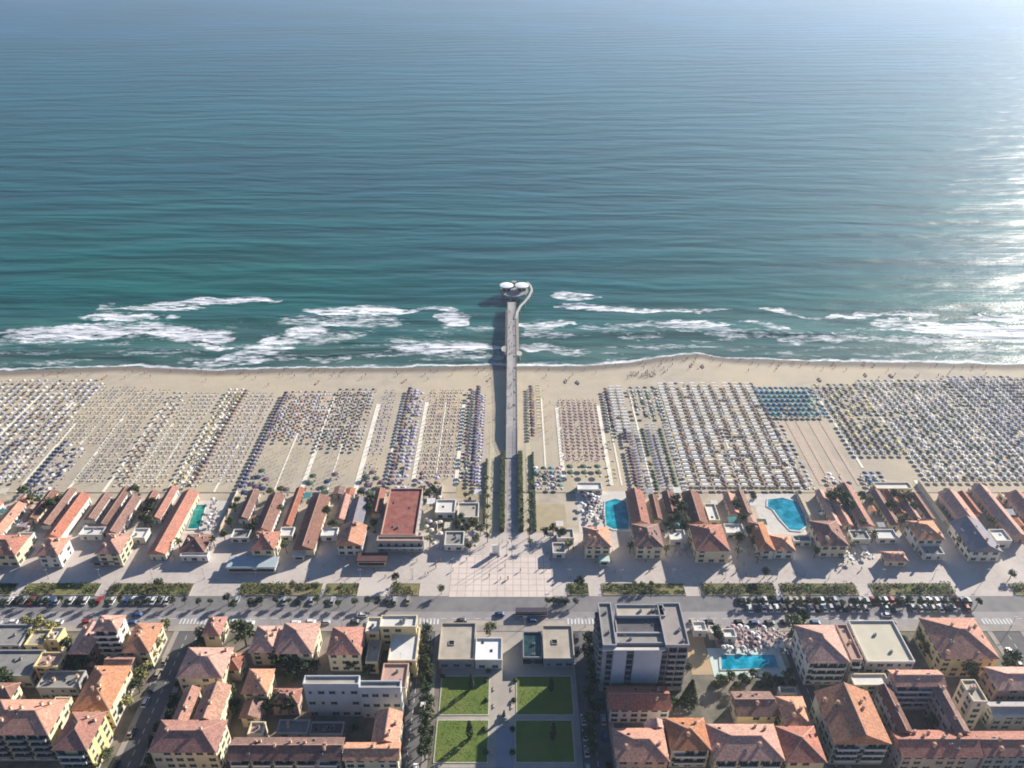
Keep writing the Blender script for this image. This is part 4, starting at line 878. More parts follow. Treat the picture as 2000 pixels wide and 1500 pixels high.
# ------------------------------------------------------------------ planting
def crown_mesh(kind, seed):
    rr = random.Random(seed); b = MB()
    def leaf(p, nrm, s, m):
        n = Vector(nrm) + Vector((rr.uniform(-.7, .7), rr.uniform(-.7, .7), rr.uniform(-.5, .9)))
        n.normalize(); t = n.orthogonal().normalized(); q = n.cross(t); a = rr.uniform(0, 6.28)
        t2 = t * math.cos(a) + q * math.sin(a); q2 = n.cross(t2)
        b.poly([Vector(p) + t2 * s * u + q2 * s * v * .7 for u, v in ((-1, -.6), (.2, -1), (1, .3), (-.1, 1))], m)
    if kind == 'broad' or kind == 'dark' or kind == 'olive' or kind == 'yellow':
        ms = {'broad': [LEAF1, LEAF1, LEAF2, LEAF3], 'dark': [LEAF2, LEAF2, LEAF1], 'olive': [LEAF3, LEAF3, LEAF1], 'yellow': [LEAF4, LEAF4, LEAF3]}[kind]
        for k in range(15):
            a = rr.uniform(0, 6.28); e = rr.uniform(-.5, 1.2); rad = rr.uniform(.9, 2.0)
            c = Vector((rad * math.cos(a) * math.cos(e * .8), rad * math.sin(a) * math.cos(e * .8), 4.4 + 1.5 * math.sin(e))); lr = rr.uniform(.7, 1.25); m = rr.choice(ms)
            for _ in range(34):
                z = rr.uniform(-.8, 1); th = rr.uniform(0, 6.28); w = math.sqrt(1 - z * z); d = Vector((w * math.cos(th), w * math.sin(th), z))
                leaf(c + d * lr * rr.uniform(.75, 1.1), d, rr.uniform(.2, .42), m if rr.random() < .7 else rr.choice(ms))
    elif kind == 'pine':
        for k in range(16):
            a = rr.uniform(0, 6.28); rad = math.sqrt(rr.random()) * 3.4; c = Vector((rad * math.cos(a), rad * math.sin(a), 7.4 + .5 * rr.random() - rad * .12)); lr = rr.uniform(.8, 1.3)
            for _ in range(34):
                th = rr.uniform(0, 6.28); z = rr.uniform(-.4, 1); w = math.sqrt(1 - z * z); d = Vector((w * math.cos(th), w * math.sin(th), z * .6))
                leaf(c + d * lr, d, rr.uniform(.2, .4), rr.choice([LEAF2, LEAF1, LEAF2]))
    elif kind == 'cypress':
        for _ in range(420):
            z = rr.uniform(.4, 8.5); w = .95 * (1 - ((z - 2.8) / 6.2) ** 2 if z > 2.8 else (z / 2.8) ** .5 if z < 2.8 else 1); a = rr.uniform(0, 6.28); w = max(.1, w) * rr.uniform(.8, 1.1)
            leaf((w * math.cos(a), w * math.sin(a), z), (math.cos(a), math.sin(a), .3), rr.uniform(.2, .38), rr.choice([LEAF2, LEAF2, LEAF1]))
    elif kind == 'cone':
        for _ in range(1500):
            z = rr.uniform(.4, 12); w = 3.3 * (1 - z / 12.6) + .2; a = rr.uniform(0, 6.28); w *= rr.uniform(.75, 1.08)
            leaf((w * math.cos(a), w * math.sin(a), z), (math.cos(a), math.sin(a), .4), rr.uniform(.25, .5), rr.choice([LEAF2, LEAF2, LEAF1]))
    elif kind == 'palm':
        for k in range(26):
            a = k * 2.4; el = rr.uniform(-.3, 1.0); L = rr.uniform(2.1, 2.7); p = Vector((0, 0, 5.8)); d = Vector((math.cos(a) * math.cos(el), math.sin(a) * math.cos(el), math.sin(el))); side = Vector((-math.sin(a), math.cos(a), 0)); m = rr.choice([LEAF1, LEAF3, LEAF2])
            for s in range(5):
                w0 = .34 * (1 - abs(s / 5 - .35)); w1 = .34 * (1 - abs((s + 1) / 5 - .35)) if s < 4 else .02
                q = p + d * L / 5
                for sg in (-1, 1): b.poly([p, p + side * sg * w0 - Vector((0, 0, w0 * .5)), q + side * sg * w1 - Vector((0, 0, w1 * .5)), q], m)
                p = q; d = (d + Vector((0, 0, -.28))).normalized()
    elif kind == 'shrub':
        for _ in range(170):
            a = rr.uniform(0, 6.28); z = rr.random(); w = math.sqrt(max(0, 1 - z * z)) * rr.uniform(.7, 1.15)
            leaf((w * math.cos(a), w * math.sin(a), z * 1.3 + .1), (math.cos(a), math.sin(a), z), rr.uniform(.16, .34), rr.choice([LEAF1, LEAF3, LEAF2]))
    return b.mesh('crown')
TK = {'broad': (.2, 3.6), 'dark': (.22, 3.6), 'olive': (.16, 3.6), 'yellow': (.16, 3.6), 'pine': (.28, 7.3), 'cypress': (.14, 1.0), 'cone': (.25, 1.2), 'palm': (.2, 5.8), 'shrub': (.06, .5)}
def trunk_mesh(kind):
    def f():
        b = MB(); r0, h = TK[kind]
        b.cyl(0, 0, -.05, h, r0 * 1.2, r0 * .75, BARK, 7)
        if kind in ('broad', 'dark', 'olive', 'yellow', 'pine'):
            for k in range(5):
                a = k * 1.26; t = .9 if kind == 'pine' else 1.2
                b.beam((0, 0, h * .75), (t * math.cos(a), t * math.sin(a), h * .75 + (1.0 if kind != 'pine' else .3) + .3), .12, .12, BARK)
        return b.mesh('trunk')
    return cached(('trunk', kind), f)
NAMES = {'broad': ('leafy_tree', 'tree'), 'dark': ('leafy_tree', 'tree'), 'olive': ('leafy_tree', 'tree'), 'yellow': ('leafy_tree', 'tree'), 'pine': ('pine_tree', 'pine tree'), 'cypress': ('cypress_tree', 'cypress'), 'cone': ('conifer_tree', 'conifer'), 'palm': ('palm_tree', 'palm tree'), 'shrub': ('shrub', 'shrub')}
def tree(kind, x, y, s, label, group=None, z=0):
    nm, cat = NAMES[kind]; v = R.randrange(5)
    q = thing(nm, label, cat, (x, y, z), R.uniform(0, 6.28), group); sx = s * R.uniform(.92, 1.08); q.scale = (sx, sx, s * R.uniform(.9, 1.12))
    obj('crown', cached(('crown', kind, v), lambda: crown_mesh(kind, v * 17 + len(kind))), q); obj('trunk', trunk_mesh(kind), q); return q
def clear(x, y, m=.3): return not any(a - m < x < b_ + m and c - m < y < d + m for a, b_, c, d in FOOT)
def T(kind, px, py, s, label, group=None):
    x, y = G(px, py); return tree(kind, x, y, s, label, group)
def row(kind, xs_, y, s, label, group, jit=.8, m=.8):
    for x in xs_:
        xx = x + R.uniform(-jit, jit); yy = y + R.uniform(-jit, jit)
        if clear(xx, yy, m): tree(kind, xx, yy, s * R.uniform(.8, 1.2), label, group)

# flower beds between promenade and road
KS = mat('kerb_stone', (.5, .5, .5))
beds = [(-120, -60, 'bed past the left edge'), (-60, 28, 'green shrub bed cut by the left edge of the promenade'), (46, 192, 'second shrub bed from the left, olive and green'), (212, 374, 'third shrub bed from the left with a palm-like sapling'), (468, 628, 'dense green shrub bed right of the left cross street'), (636, 700, 'thin dry bed in the building shade'), (764, 820, 'short olive bed at the left side of the plaza'),
        (1108, 1150, 'small dark green bed at the right side of the plaza'), (1176, 1338, 'long low clipped bed behind the massive hotel'), (1370, 1514, 'mixed olive bed right of the massive hotel'), (1526, 1674, 'green bed below the lagoon pool clubhouse'), (1702, 1862, 'green and brown bed below the orange-brown clubhouse'), (1978, 2090, 'dark green bed at the right edge')]
for i, (pl, pr, lb) in enumerate(beds):
    ylo = 224.6; yhi = 231.2
    x0 = (pl - 1000) / (1152 + 170) * 281.4; x1 = (pr - 1000) / (1152 + 170) * 281.4
    q = thing('flower_bed', lb if 'bed' in lb else lb, 'flower bed', ((x0 + x1) / 2, (ylo + yhi) / 2, 0)); w = (x1 - x0) / 2; d = (yhi - ylo) / 2
    b = MB(); t = .22
    b.box(-w, w, -d, -d + t, 0, .28, CONC); b.box(-w, w, d - t, d, 0, .28, CONC); b.box(-w, -w + t, -d + t, d - t, 0, .28, CONC); b.box(w - t, w, -d + t, d - t, 0, .28, CONC); b.build('kerb', q)
    b = MB(); b.box(-w + t, w - t, -d + t, d - t, 0, .18, BEDG); b.build('soil', q)
    b = MB(); rr = random.Random(i); low = (i == 8); dens = 7
    cl = [(rr.uniform(-w, w), rr.choice([LEAF3, LEAF1, LEAF3, LEAF2])) for _ in range(9)]
    for _ in range(int(4 * w * d * dens)):
        x = rr.uniform(-w + .4, w - .4); y = rr.uniform(-d + .4, d - .4)
        if vnoise(np.array([x * .35 + 40]), np.array([y * .4 + i * 7]), 5)[0] < .3: continue
        hh = (.5 if low else 1.3) * (.4 + vnoise(np.array([x * .25 + 90]), np.array([i * 3.0]), 6)[0]); z = .2 + hh * rr.random(); s = rr.uniform(.15, .38); a = rr.uniform(0, 6.28); t_ = rr.uniform(-.8, .8)
        m = min(cl, key=lambda c: abs(c[0] - x))[1] if rr.random() < .7 else rr.choice([LEAF1, LEAF3])
        dx, dy = s * math.cos(a), s * math.sin(a)
        b.poly([(x - dx, y - dy, z), (x + dy, y - dx, z + s * t_), (x + dx, y + dy, z + s * t_ * .5), (x - dy, y + dx, z - s * t_)], m)
    tag(b.build('shrubs', q), kind='stuff')
    if w > 6:
        for _ in range(int(w / 4)):
            x = (x0 + x1) / 2 + rr.uniform(-w + 1, w - 1); tree(rr.choice(['shrub', 'shrub', 'olive']), x, 228 + rr.uniform(-1, 1), rr.uniform(.45, .7), 'small rounded tree or bush standing in a flower bed between promenade and road', 'bushes in the flower beds', .15)
for px, py, s, lb in ((312, 1150, .8, 'dark sapling with upright crown in the third bed from the left'), (1130, 1150, .95, 'dark round tree at the lower right corner of the plaza'), (1492, 1128, .8, 'single dark tree on the right promenade below the lagoon pool'), (775, 1140, .8, 'dark tree at the left edge of the plaza'), (862, 1160, .7, 'bare brownish tree on the left of the plaza'), (1972, 1130, .7, 'small dark tree beside the bright paving at the right edge')):
    T('dark' if 'brown' not in lb else 'olive', px, py, s, lb)

# trees in clubs, gardens, streets
T('dark', 104, 1000, 1.3, 'dark green tree beside the first red cabin row'); T('broad', 120, 985, .9, 'smaller tree behind the dark green one by the first red cabin row')
for px, py, s in ((292, 1012, 1.25), (300, 995, 1.1), (284, 1028, 1.0), (296, 1030, .9)): T('dark', px, py, s, 'dense dark tree in the thicket left of the longest cabin row', 'thicket left of the longest cabin row')
for px, py, s in ((1620, 985, 1.25), (1642, 990, 1.3), (1632, 974, 1.0), (1656, 1000, 1.0)): T('broad', px, py, s, 'green garden tree in the group right of the pole walkway', 'garden trees right of the pole walkway')
for px, py, s, k in ((1745, 978, 1.1, 'olive'), (1765, 990, 1.2, 'olive'), (1735, 1000, 1.0, 'dark'), (1780, 1000, .9, 'dark'), (1758, 1030, .9, 'dark'), (1770, 1045, .9, 'olive')): T(k, px, py, s, 'grey-green tree among the sheds left of the long fence walkway', 'trees left of the long fence walkway')
for px, py, s in ((1436, 1000, 1.1), (1448, 1025, 1.1), (1462, 1050, 1.1), (1440, 1065, 1.0), (1470, 1070, .9), (1318, 990, 1.0), (1330, 1005, 1.1), (1322, 1025, 1.0), (1310, 1045, .9), (1336, 1040, .9)): T('dark', px, py, s, 'dark tree in the shaded court between two clubhouses', 'trees in the shaded club courts')
for px, py, s in ((640, 1010, .9), (652, 1035, .9), (548, 1005, .8), (460, 1000, .8), (452, 1030, .9), (440, 1055, .9), (466, 985, .7), (722, 1000, .8), (726, 985, .9)): T('broad', px, py, s, 'green tree in the narrow garden between cabin rows on the left', 'trees between the left cabin rows')
for px, py, s in ((912, 1040, .9), (925, 1030, 1.0), (938, 1045, .9), (900, 1022, .8), (930, 1062, .8), (918, 1075, .8)): T('olive', px, py, s, 'tree in the garden court just left of the pier avenue', 'court trees left of the pier avenue')
for px, py, s in ((1064, 1048, .8), (1080, 1046, .9), (1098, 1050, .8)): T('dark', px, py, s, 'tree along the lower edge of the sand court right of the pier', 'trees below the right sand court')
for k in range(14): T('palm', 952 + (k % 2) * 84 + R.uniform(-2, 2), 945 + k * 9.5, .75, 'short palm beside the pier avenue', 'palms beside the pier avenue')
for px, py in ((420, 1070), (352, 1072), (560, 1080), (840, 1068), (1110, 1075), (1230, 1080), (1300, 1085), (1440, 1090), (1478, 1100), (1590, 1090), (1660, 1080), (1702, 1060), (1680, 1035), (1866, 1070)): T('palm', px, py, .9, 'palm at the promenade end of the bathing clubs', 'palms at the promenade end of the clubs')
T('cypress', 921, 1345, .95, 'single slim cypress on the upper left lawn casting a long shadow'); T('cypress', 918, 1442, 1.1, 'single slim cypress on the lower left lawn casting a long shadow')
T('cypress', 1076, 1350, .95, 'slim cypress on the shaded upper right lawn'); T('cypress', 1080, 1444, 1.05, 'slim cypress on the shaded lower right lawn')
T('cone', 1345, 1372, 1.0, 'big dark cone-shaped conifer below the ochre court'); T('dark', 482, 1262, 1.7, 'tallest dark green tree at the seafront corner of the second block'); T('broad', 470, 1240, 1.2, 'green tree behind the tallest dark one in the second block')
T('olive', 958, 1240, 1.0, 'brownish tree between left pavilion and central path')
for px, py, s, k in ((548, 1300, 1.2, 'dark'), (562, 1315, 1.4, 'dark'), (580, 1305, 1.3, 'dark'), (592, 1325, 1.1, 'dark'), (604, 1300, 1.0, 'dark'), (545, 1320, 1.1, 'dark'), (572, 1332, 1.0, 'dark'), (618, 1318, 1.0, 'dark')): T(k, px, py, s, 'dark tree in the walled garden behind the wide seafront house', 'trees in the walled garden')
for px, py, s in ((530, 1395, 1.1), (548, 1388, 1.2), (566, 1396, 1.2), (455, 1380, 1.2), (462, 1395, 1.1), (452, 1360, 1.0), (466, 1300, .9), (688, 1310, .9), (708, 1300, 1.0), (722, 1320, .9)): T('dark', px, py, s, 'dark tree in a back yard of the second block', 'back yard trees of the second block')
for px, py, s in ((298, 1262, 1.0), (312, 1275, 1.1), (300, 1290, 1.0), (288, 1315, .9), (275, 1330, 1.0), (262, 1345, .9), (318, 1250, .9)): T('yellow' if int(px) % 2 == 0 else 'olive', px, py, s, 'pale yellow-green tree on the sunny left kerb of the left street', 'sunny trees along the left street')
for px, py, s in ((60, 1228, 1.0), (82, 1232, 1.1), (104, 1240, 1.0), (70, 1252, .9), (96, 1262, .9), (112, 1266, .8)): T('yellow', px, py, s, 'pale yellow-leaved tree around the yellow terraced house', 'yellow trees around the terraced house')
for px, py, s in ((12, 1340, 1.4), (20, 1352, 1.3), (4, 1356, 1.3), (26, 1338, 1.1), (155, 1300, 1.2), (165, 1310, 1.2), (150, 1316, 1.1), (176, 1302, 1.0)): T('dark', px, py, s, 'dark shaded tree in a yard of the left block', 'yard trees of the left block')
for k in range(13): T('broad' if k % 3 else 'dark', 834 + R.uniform(-4, 3), 1245 + k * 20, 1.05, 'street tree between the left garden street and the lawns', 'trees along the left garden street')
for k in range(9): T('dark', 1152 + R.uniform(-5, 5), 1262 + k * 27, 1.1, 'dark street tree in the hotel shadow along the right garden street', 'trees along the right garden street')
for px, py in ((948, 1330), (950, 1368), (946, 1425), (1006, 1330), (1001, 1425), (954, 1312), (864, 1322), (1004, 1368), (1001, 1470), (948, 1470)): T('shrub', px, py, .9, 'round shrub at the rim of the lawns beside the central path', 'shrubs along the central path')
for px, py, s in ((1545, 1232, 1.3), (1558, 1248, 1.4), (1566, 1275, 1.2), (1550, 1265, 1.2), (1572, 1298, 1.1), (1562, 1225, 1.2), (1395, 1248, 1.0), (1402, 1258, .9)): T('olive' if px < 1560 and px > 1500 else 'dark', px, py, s, 'shade tree around the hotel pool terrace', 'trees around the hotel pool')
for k in range(15): T('broad' if k % 2 else 'shrub', 1394 + k * 11 + R.uniform(-3, 3), 1335 + R.uniform(-9, 6), .85 if k % 2 else 1.4, 'bright green garden plant below the rectangular hotel pool', 'garden plants below the hotel pool')
for px, py, s in ((1800, 1235, 1.1), (1796, 1262, 1.2), (1806, 1282, 1.2), (1810, 1250, .9)): T('olive', px, py, s, 'tree in the gap between cream roof terrace and broad red hip roof', 'gap trees beside the cream roof terrace')
for px, py, s in ((1880, 1322, 1.3), (1900, 1315, 1.3), (1892, 1335, 1.1)): T('olive', px, py, s, 'golden-olive tree above the horseshoe house courtyard', 'golden trees above the horseshoe house')
for px, py, s in ((1816, 1425, 1.0), (1822, 1412, .9), (1960, 1310, 1.0), (1975, 1300, 1.1), (1680, 1345, .8), (1745, 1345, .8), (1620, 1420, 1.0), (1628, 1455, 1.1), (1612, 1390, 1.0)): T('dark', px, py, s, 'small dark tree in the passages of the right blocks', 'passage trees of the right blocks')
for k in range(34):
    x = -135 + R.uniform(-4, 1.5); y = 140 + k * 2 + R.uniform(-1, 1)
    if clear(x, y, 1.2): tree(R.choice(['yellow', 'olive', 'yellow', 'broad']), x, y, R.uniform(.6, .95), 'pale sunlit tree in the front gardens left of the left street', 'front garden trees left of the left street')
for k in range(22):
    x = -119.5 + R.uniform(-1, 1); y = 140 + k * 3 + R.uniform(-1, 1)
    if clear(x, y, 1.0): tree('dark', x, y, R.uniform(.7, 1.0), 'dark tree on the right pavement of the left street', 'pavement trees right of the left street')
# roadside trees in the parking strip
row('dark', [x for x in np.arange(92, 190, 4.6)], 219.3, .6, 'small dark tree in the parking strip on the right side', 'parking strip trees on the right', .9, 0)
row('dark', [x for x in np.arange(-205, -44, 5.2)], 219.3, .62, 'small dark tree in the parking strip on the left side', 'parking strip trees on the left', 1.2, 0)
for k in range(7): tree('dark', 14 + R.uniform(-1, 1) + k * 1.8, 219.5 + R.uniform(-.5, .5), .55, 'small dark round tree on the road right of the plaza', 'small round trees right of the plaza')

# ------------------------------------------------------------------ cars
CARC = {'white': (.75, .75, .74), 'silver': (.42, .43, .45), 'dark grey': (.06, .065, .07), 'black': (.012, .012, .014), 'blue': (.03, .08, .22), 'red': (.35, .03, .025), 'beige': (.4, .35, .27)}
TYRE = mat('tyre_rubber', (.015, .015, .015), None, 2)
def car_meshes(col):
    def f():
        p = mat('car_paint_' + col.replace(' ', '_'), CARC[col], tuple(v * .95 for v in CARC[col]), 1, rough=.5, spec=.4)
        b = MB(); sec = [(-2.1, .45, .30, .80), (-2.05, .68, .3, .86), (-1.1, .88, .28, .88), (1.7, .92, .28, .88), (2.1, .8, .3, .84), (2.15, .45, .32, .78)]
        for i in range(len(sec) - 1):
            (xa, za, ba, wa), (xb, zb, bb, wb) = sec[i], sec[i + 1]
            b.poly([(xa, -wa, za), (xb, -wb, zb), (xb, wb, zb), (xa, wa, za)], p)
            for s in (-1, 1): pts = [(xa, s * wa, ba), (xb, s * wb, bb), (xb, s * wb, zb), (xa, s * wa, za)]; b.poly(pts if s < 0 else pts[::-1], p)
        for i in (0, -1): x, z, bo, w = sec[i]; b.poly([(x, w, bo), (x, -w, bo), (x, -w, z), (x, w, z)], p)
        b.poly([(-.75, -.62, 1.42), (1.25, -.62, 1.4), (1.25, .62, 1.4), (-.75, .62, 1.42)], p)
        body = b.mesh('body')
        g = MB(); lo = [(-1.35, -.80, .88), (1.85, -.80, .92), (1.85, .80, .92), (-1.35, .80, .88)]; hi = [(-.75, -.62, 1.415), (1.25, -.62, 1.395), (1.25, .62, 1.395), (-.75, .62, 1.415)]
        for i in range(4): j = (i + 1) % 4; g.poly([lo[i], lo[j], hi[j], hi[i]], mat('car_glass', (.02, .025, .03), None, 1, rough=.45, spec=.3))
        gl = g.mesh('windows')
        w = MB(); i0 = 0; n = 10
        for s in (-.1, .1):
            w.v += [(.32 * math.cos(2 * math.pi * j / n), s, .32 * math.sin(2 * math.pi * j / n)) for j in range(n)]
        k = w.mi(TYRE)
        for j in range(n): w.f.append((j, (j + 1) % n, n + (j + 1) % n, n + j)); w.m.append(k)
        w.f.append(tuple(range(n))); w.m.append(k); w.f.append(tuple(range(2 * n - 1, n - 1, -1))); w.m.append(k)
        return body, gl, w.mesh('wheel')
    return cached(('car', col), f)
def car(x, y, rz, where, z=.03):
    col = R.choice(['white', 'white', 'silver', 'silver', 'dark grey', 'black', 'dark grey', 'blue', 'red', 'beige', 'white'])
    bo, gl, wh = car_meshes(col); q = thing('parked_car', '%s car %s' % (col, where), 'car', (x, y, z), rz, 'cars ' + where)
    obj('body', bo, q); obj('windows', gl, q)
    for wx in (-1.35, 1.35):
        for wy in (-.78, .78): obj('wheel', wh, q, (wx, wy, .32))
def cars(xs_, ys_, rz, where, p=.8):
    for x in xs_:
        for y in ys_:
            if R.random() < p and clear(x, y, .5): car(x + R.uniform(-.15, .15), y + R.uniform(-.25, .25), rz + R.uniform(-.04, .04) + (math.pi if R.random() < .5 else 0), where)
cars(np.arange(93, 188, 2.6), [221.4], math.pi / 2, 'parked nose-in in the right parking strip', .75)
cars(np.arange(96, 186, 2.75), [217.4], math.pi / 2, 'parked in the second row on the right side of the road', .8)
cars(np.arange(-222, -136, 2.8), [221.4], math.pi / 2, 'parked nose-in in the left parking strip', .6)
cars(np.arange(-118, -42, 2.8), [221.4], math.pi / 2, 'parked nose-in in the strip left of the plaza', .5)
cars(np.arange(-210, -137, 6), [210.1], 0, 'parked along the kerb in front of the left block', .6)
cars(np.arange(-116, -46, 6), [210.1], 0, 'parked along the kerb of the second block', .6)
cars(np.arange(48, 180, 6), [210.1], 0, 'parked along the kerb in front of the right blocks', .55)
cars([-130.6, -122.6], np.arange(120, 200, 6), math.pi / 2, 'parked along the left street', .6)
cars([-38.6, -31.6], np.arange(125, 204, 6), math.pi / 2, 'parked along the left garden street', .65)
cars([25, 31.8], np.arange(125, 204, 6), math.pi / 2, 'parked along the right garden street', .6)
cars([189.6, 197], np.arange(160, 204, 6), math.pi / 2, 'parked along the far right street', .6)
for x, y in ((-60, 213.8), (-5, 214.2), (-20, 211), (60, 211), (150, 213.8), (-150, 214), (8, 211)): car(x, y, 0, 'driving on the seafront road')
# long coach-like dark vehicle seen on the road below the plaza
q = thing('road_bus', 'long dark-roofed bus on the seafront road below the plaza', 'bus', (*G(1038, 1192, 2.5), .03)); 
b = MB(); b.box(-6.4, 6.4, -1.25, 1.25, .4, 2.2, METAL, True); b.build('body', q); b = MB(); b.box(-6.2, 6.2, -1.2, 1.2, 2.2, 2.3, DARK); b.box(-6.3, 6.3, -1.28, -1.25, 1.2, 2.0, DARK); b.build('windows', q); b = MB(); b.box(-6.35, 6.35, -1.22, 1.22, 2.3, 2.75, mat('bus_roof', (.07, .06, .08), None, 1)); b.build('roof', q)
for wx in (-4.5, 4.3):
    for wy in (-1.1, 1.1): o = obj('wheel', car_meshes('white')[2], q, (wx, wy, .45)); o.scale = (1.4, 1.4, 1.4)

# lamps, flagpoles and plaza furniture
for x in np.arange(-240, 245, 22): 
    if not (-30 < x < 20): tag(obj('street_lamp', lamp_mesh(), None, (x, 234, .03)), 'twin-armed lamp post along the bed edge of the promenade', 'street lamp', 'promenade lamp posts')
for x in np.arange(-235, 245, 24): tag(obj('street_lamp', lamp_mesh(), None, (x, 208.4, .14)), 'lamp post on the town side of the seafront road', 'street lamp', 'seafront road lamp posts')
def flag_mesh():
    def f():
        b = MB(); b.cyl(0, 0, 0, 11, .14, .07, SHW, 6); b.cyl(0, 0, 0, .5, .5, .4, CONC, 8); return b.mesh('flagpole')
    return cached('flag', f)
for k, (px, py) in enumerate(((1000, 1086), (990, 1084), (975, 1086))): x, y = G(px, py); tag(obj('flagpole', flag_mesh(), None, (x, y, .05)), 'tall white flagpole at the top of the plaza by the pier avenue', 'flagpole', 'flagpoles at the plaza')
x, y = G(972, 1082); q = thing('entrance_sail', 'pale tapering entrance sail where the plaza meets the pier avenue', 'sculpture', (x - 2, y, .05)); b = MB(); b.prism([(-.3, -.3), (2.6, 0), (-.3, .3)], 0, 5.2, SHEETW); b.build('sail', q); b = MB(); b.box(-1, 3, -.8, .8, 0, .3, CONC); b.build('base', q)
x, y = G(984, 1402); q = thing('garden_monument', 'bronze-brown monument on the central garden path', 'monument', (x, y, .03)); b = MB(); b.box(-1.6, 1.6, -1.6, 1.6, 0, .5, CONC); b.box(-1, 1, -1, 1, .5, 1.3, CONC); b.build('base', q)
b = MB(); b.cyl(0, 0, 1.3, 2.6, .75, .45, BROWNW, 8); b.cyl(.1, 0, 2.6, 3.8, .5, .28, BROWNW, 8); b.cyl(.15, 0, 3.8, 4.4, .25, .12, BROWNW, 8); b.build('figure', q)
psheet('shade_tinted_path', 968, 1003, 1500, 1418, .06, mat('shade_blue_paving', (.30, .31, .34), (.26, .27, .3), .3))  # path sheet coloured blue-grey to imitate shade on pale paving
for k, (px, py) in enumerate([(930, 1305), (1000, 1345), (1000, 1380), (965, 1345), (965, 1378), (961, 1440), (961, 1470), (1006, 1445)]): x, y = G(px, py); tag(obj('bench', bench_mesh(), None, (x, y, .03), math.pi / 2), 'slatted bench along the central garden path', 'bench', 'benches in the garden')

# ------------------------------------------------------------------ beach furniture
UC = {'white': (.74, .72, .68), 'cream': (.70, .64, .50), 'lavender': (.48, .45, .56), 'brown': (.26, .16, .12), 'rust': (.40, .17, .10), 'green': (.06, .10, .07), 'navy': (.03, .05, .11), 'blue': (.04, .14, .28), 'teal': (.08, .26, .26), 'grey': (.40, .40, .42), 'yellow': (.60, .52, .24), 'pink': (.52, .36, .36), 'plum': (.14, .09, .12)}
def cloth(c): return mat('cloth_' + c, UC[c], tuple(v * .93 for v in UC[c]), .8)
def umb_geo(b, x, y, z, c, sz=1.0, n=8):
    m = cloth(c); i = len(b.v); k = b.mi(m); r = 1.35 * sz
    b.v.append((x, y, z + 2.55)); b.v += [(x + r * math.cos(2 * math.pi * j / n + .4), y + r * math.sin(2 * math.pi * j / n + .4), z + 2.0) for j in range(n)]
    b.v += [(p[0], p[1], p[2] - .16) for p in b.v[i + 1:i + 1 + n]]
    for j in range(n):
        j2 = (j + 1) % n; b.f.append((i, i + 1 + j, i + 1 + j2)); b.m.append(k); b.f.append((i + 1 + n + j, i + 1 + n + j2, i + 1 + j2, i + 1 + j)); b.m.append(k)
    b.box(x - .03, x + .03, y - .03, y + .03, z, z + 2.45, SHW)
def closed_geo(b, x, y, z, c, sz=1):
    b.cyl(x, y, z + 1.0, z + 1.4, .05, .22, cloth(c), 5, False); b.cyl(x, y, z + 1.4, z + 2.6, .22, .04, cloth(c), 5); b.box(x - .03, x + .03, y - .03, y + .03, z, z + 1.1, SHW)
def tent_geo(b, x, y, z, c, sz=1):
    m = cloth(c); r = 1.5 * sz; i = len(b.v); k = b.mi(m)
    b.v += [(x - r, y - r * .8, z + 2.0), (x + r, y - r * .8, z + 2.0), (x + r, y + r * .8, z + 2.0), (x - r, y + r * .8, z + 2.0), (x - r, y, z + 2.35), (x + r, y, z + 2.35)]
    for f in ((0, 1, 5, 4), (2, 3, 4, 5), (1, 2, 5), (3, 0, 4)): b.f.append(tuple(i + q for q in f)); b.m.append(k)
    for sx in (-1, 1):
        for sy in (-.8, .8): b.box(x + sx * r * .95 - .03, x + sx * r * .95 + .03, y + sy * r * .95 - .03, y + sy * r * .95 + .03, z, z + 2, SHW)
def loun_geo(b, x, y, z, c, rz=0):
    m = cloth(c); b.box(x - .33, x + .33, y - .95, y + .45, z + .28, z + .36, m, True)
    i = len(b.v); k = b.mi(m); b.v += [(x - .33, y + .45, z + .33), (x + .33, y + .45, z + .33), (x + .33, y + .98, z + .72), (x - .33, y + .98, z + .72)]; b.f.append((i, i + 1, i + 2, i + 3)); b.m.append(k)
    for sx in (-.3, .26):
        for yy in (-.85, .4): b.box(x + sx, x + sx + .05, y + yy, y + yy + .05, z, z + .28, SHW)
U = []; L_ = []
def sandz(x, y):
    return float(min(-.01, max(SEA_Z + (yshore(x) - y) * .03, -8)))
def zone(x0, x1, y0, y1, dx, dy, kind, cols, fill, where, lc=None, jit=.12, sz=1.0, lean=0):
    x = x0
    while x <= x1:
        y = y0
        while y <= y1:
            if R.random() < fill:
                xx = x + R.uniform(-jit, jit); yy = y + R.uniform(-jit, jit)
                if yshore(xx) - yy > 9:
                    U.append((xx, yy, kind, R.choice(cols), sz, where))
            if lc and R.random() < fill + .1:
                for ox in (-1.25, 1.25):
                    if R.random() < .85: L_.append((x + ox + R.uniform(-.1, .1), y + .2 + R.uniform(-.15, .15), lc if isinstance(lc, str) else R.choice(lc), where))
            y += dy
        x += dx
Zn = zone
Zn(-315, -243, 300, 395, 4.4, 4.1, 'open', ['white', 'grey', 'cream', 'brown', 'lavender'], .8, 'in the dense rows at the far left of the beach', ['white', 'grey'], sz=.88)
Zn(-262, -262, 291, 330, 4, 3, 'open', ['navy', 'plum'], .98, 'in the dark row at the far left of the beach', 'lavender')
Zn(-236, -236, 291, 332, 4, 3, 'open', ['navy'], .98, 'in the navy row at the left of the beach', 'lavender')
Zn(-232, -222, 291, 330, 3.6, 3.6, 'open', ['grey', 'navy', 'white'], .45, 'beside the navy row', ['lavender', 'white'])
Zn(-240, -218, 332, 388, 4.2, 4.2, 'closed', ['grey', 'grey', 'brown', 'yellow'], .95, 'in the thin rows upper left', ['grey', 'cream'])
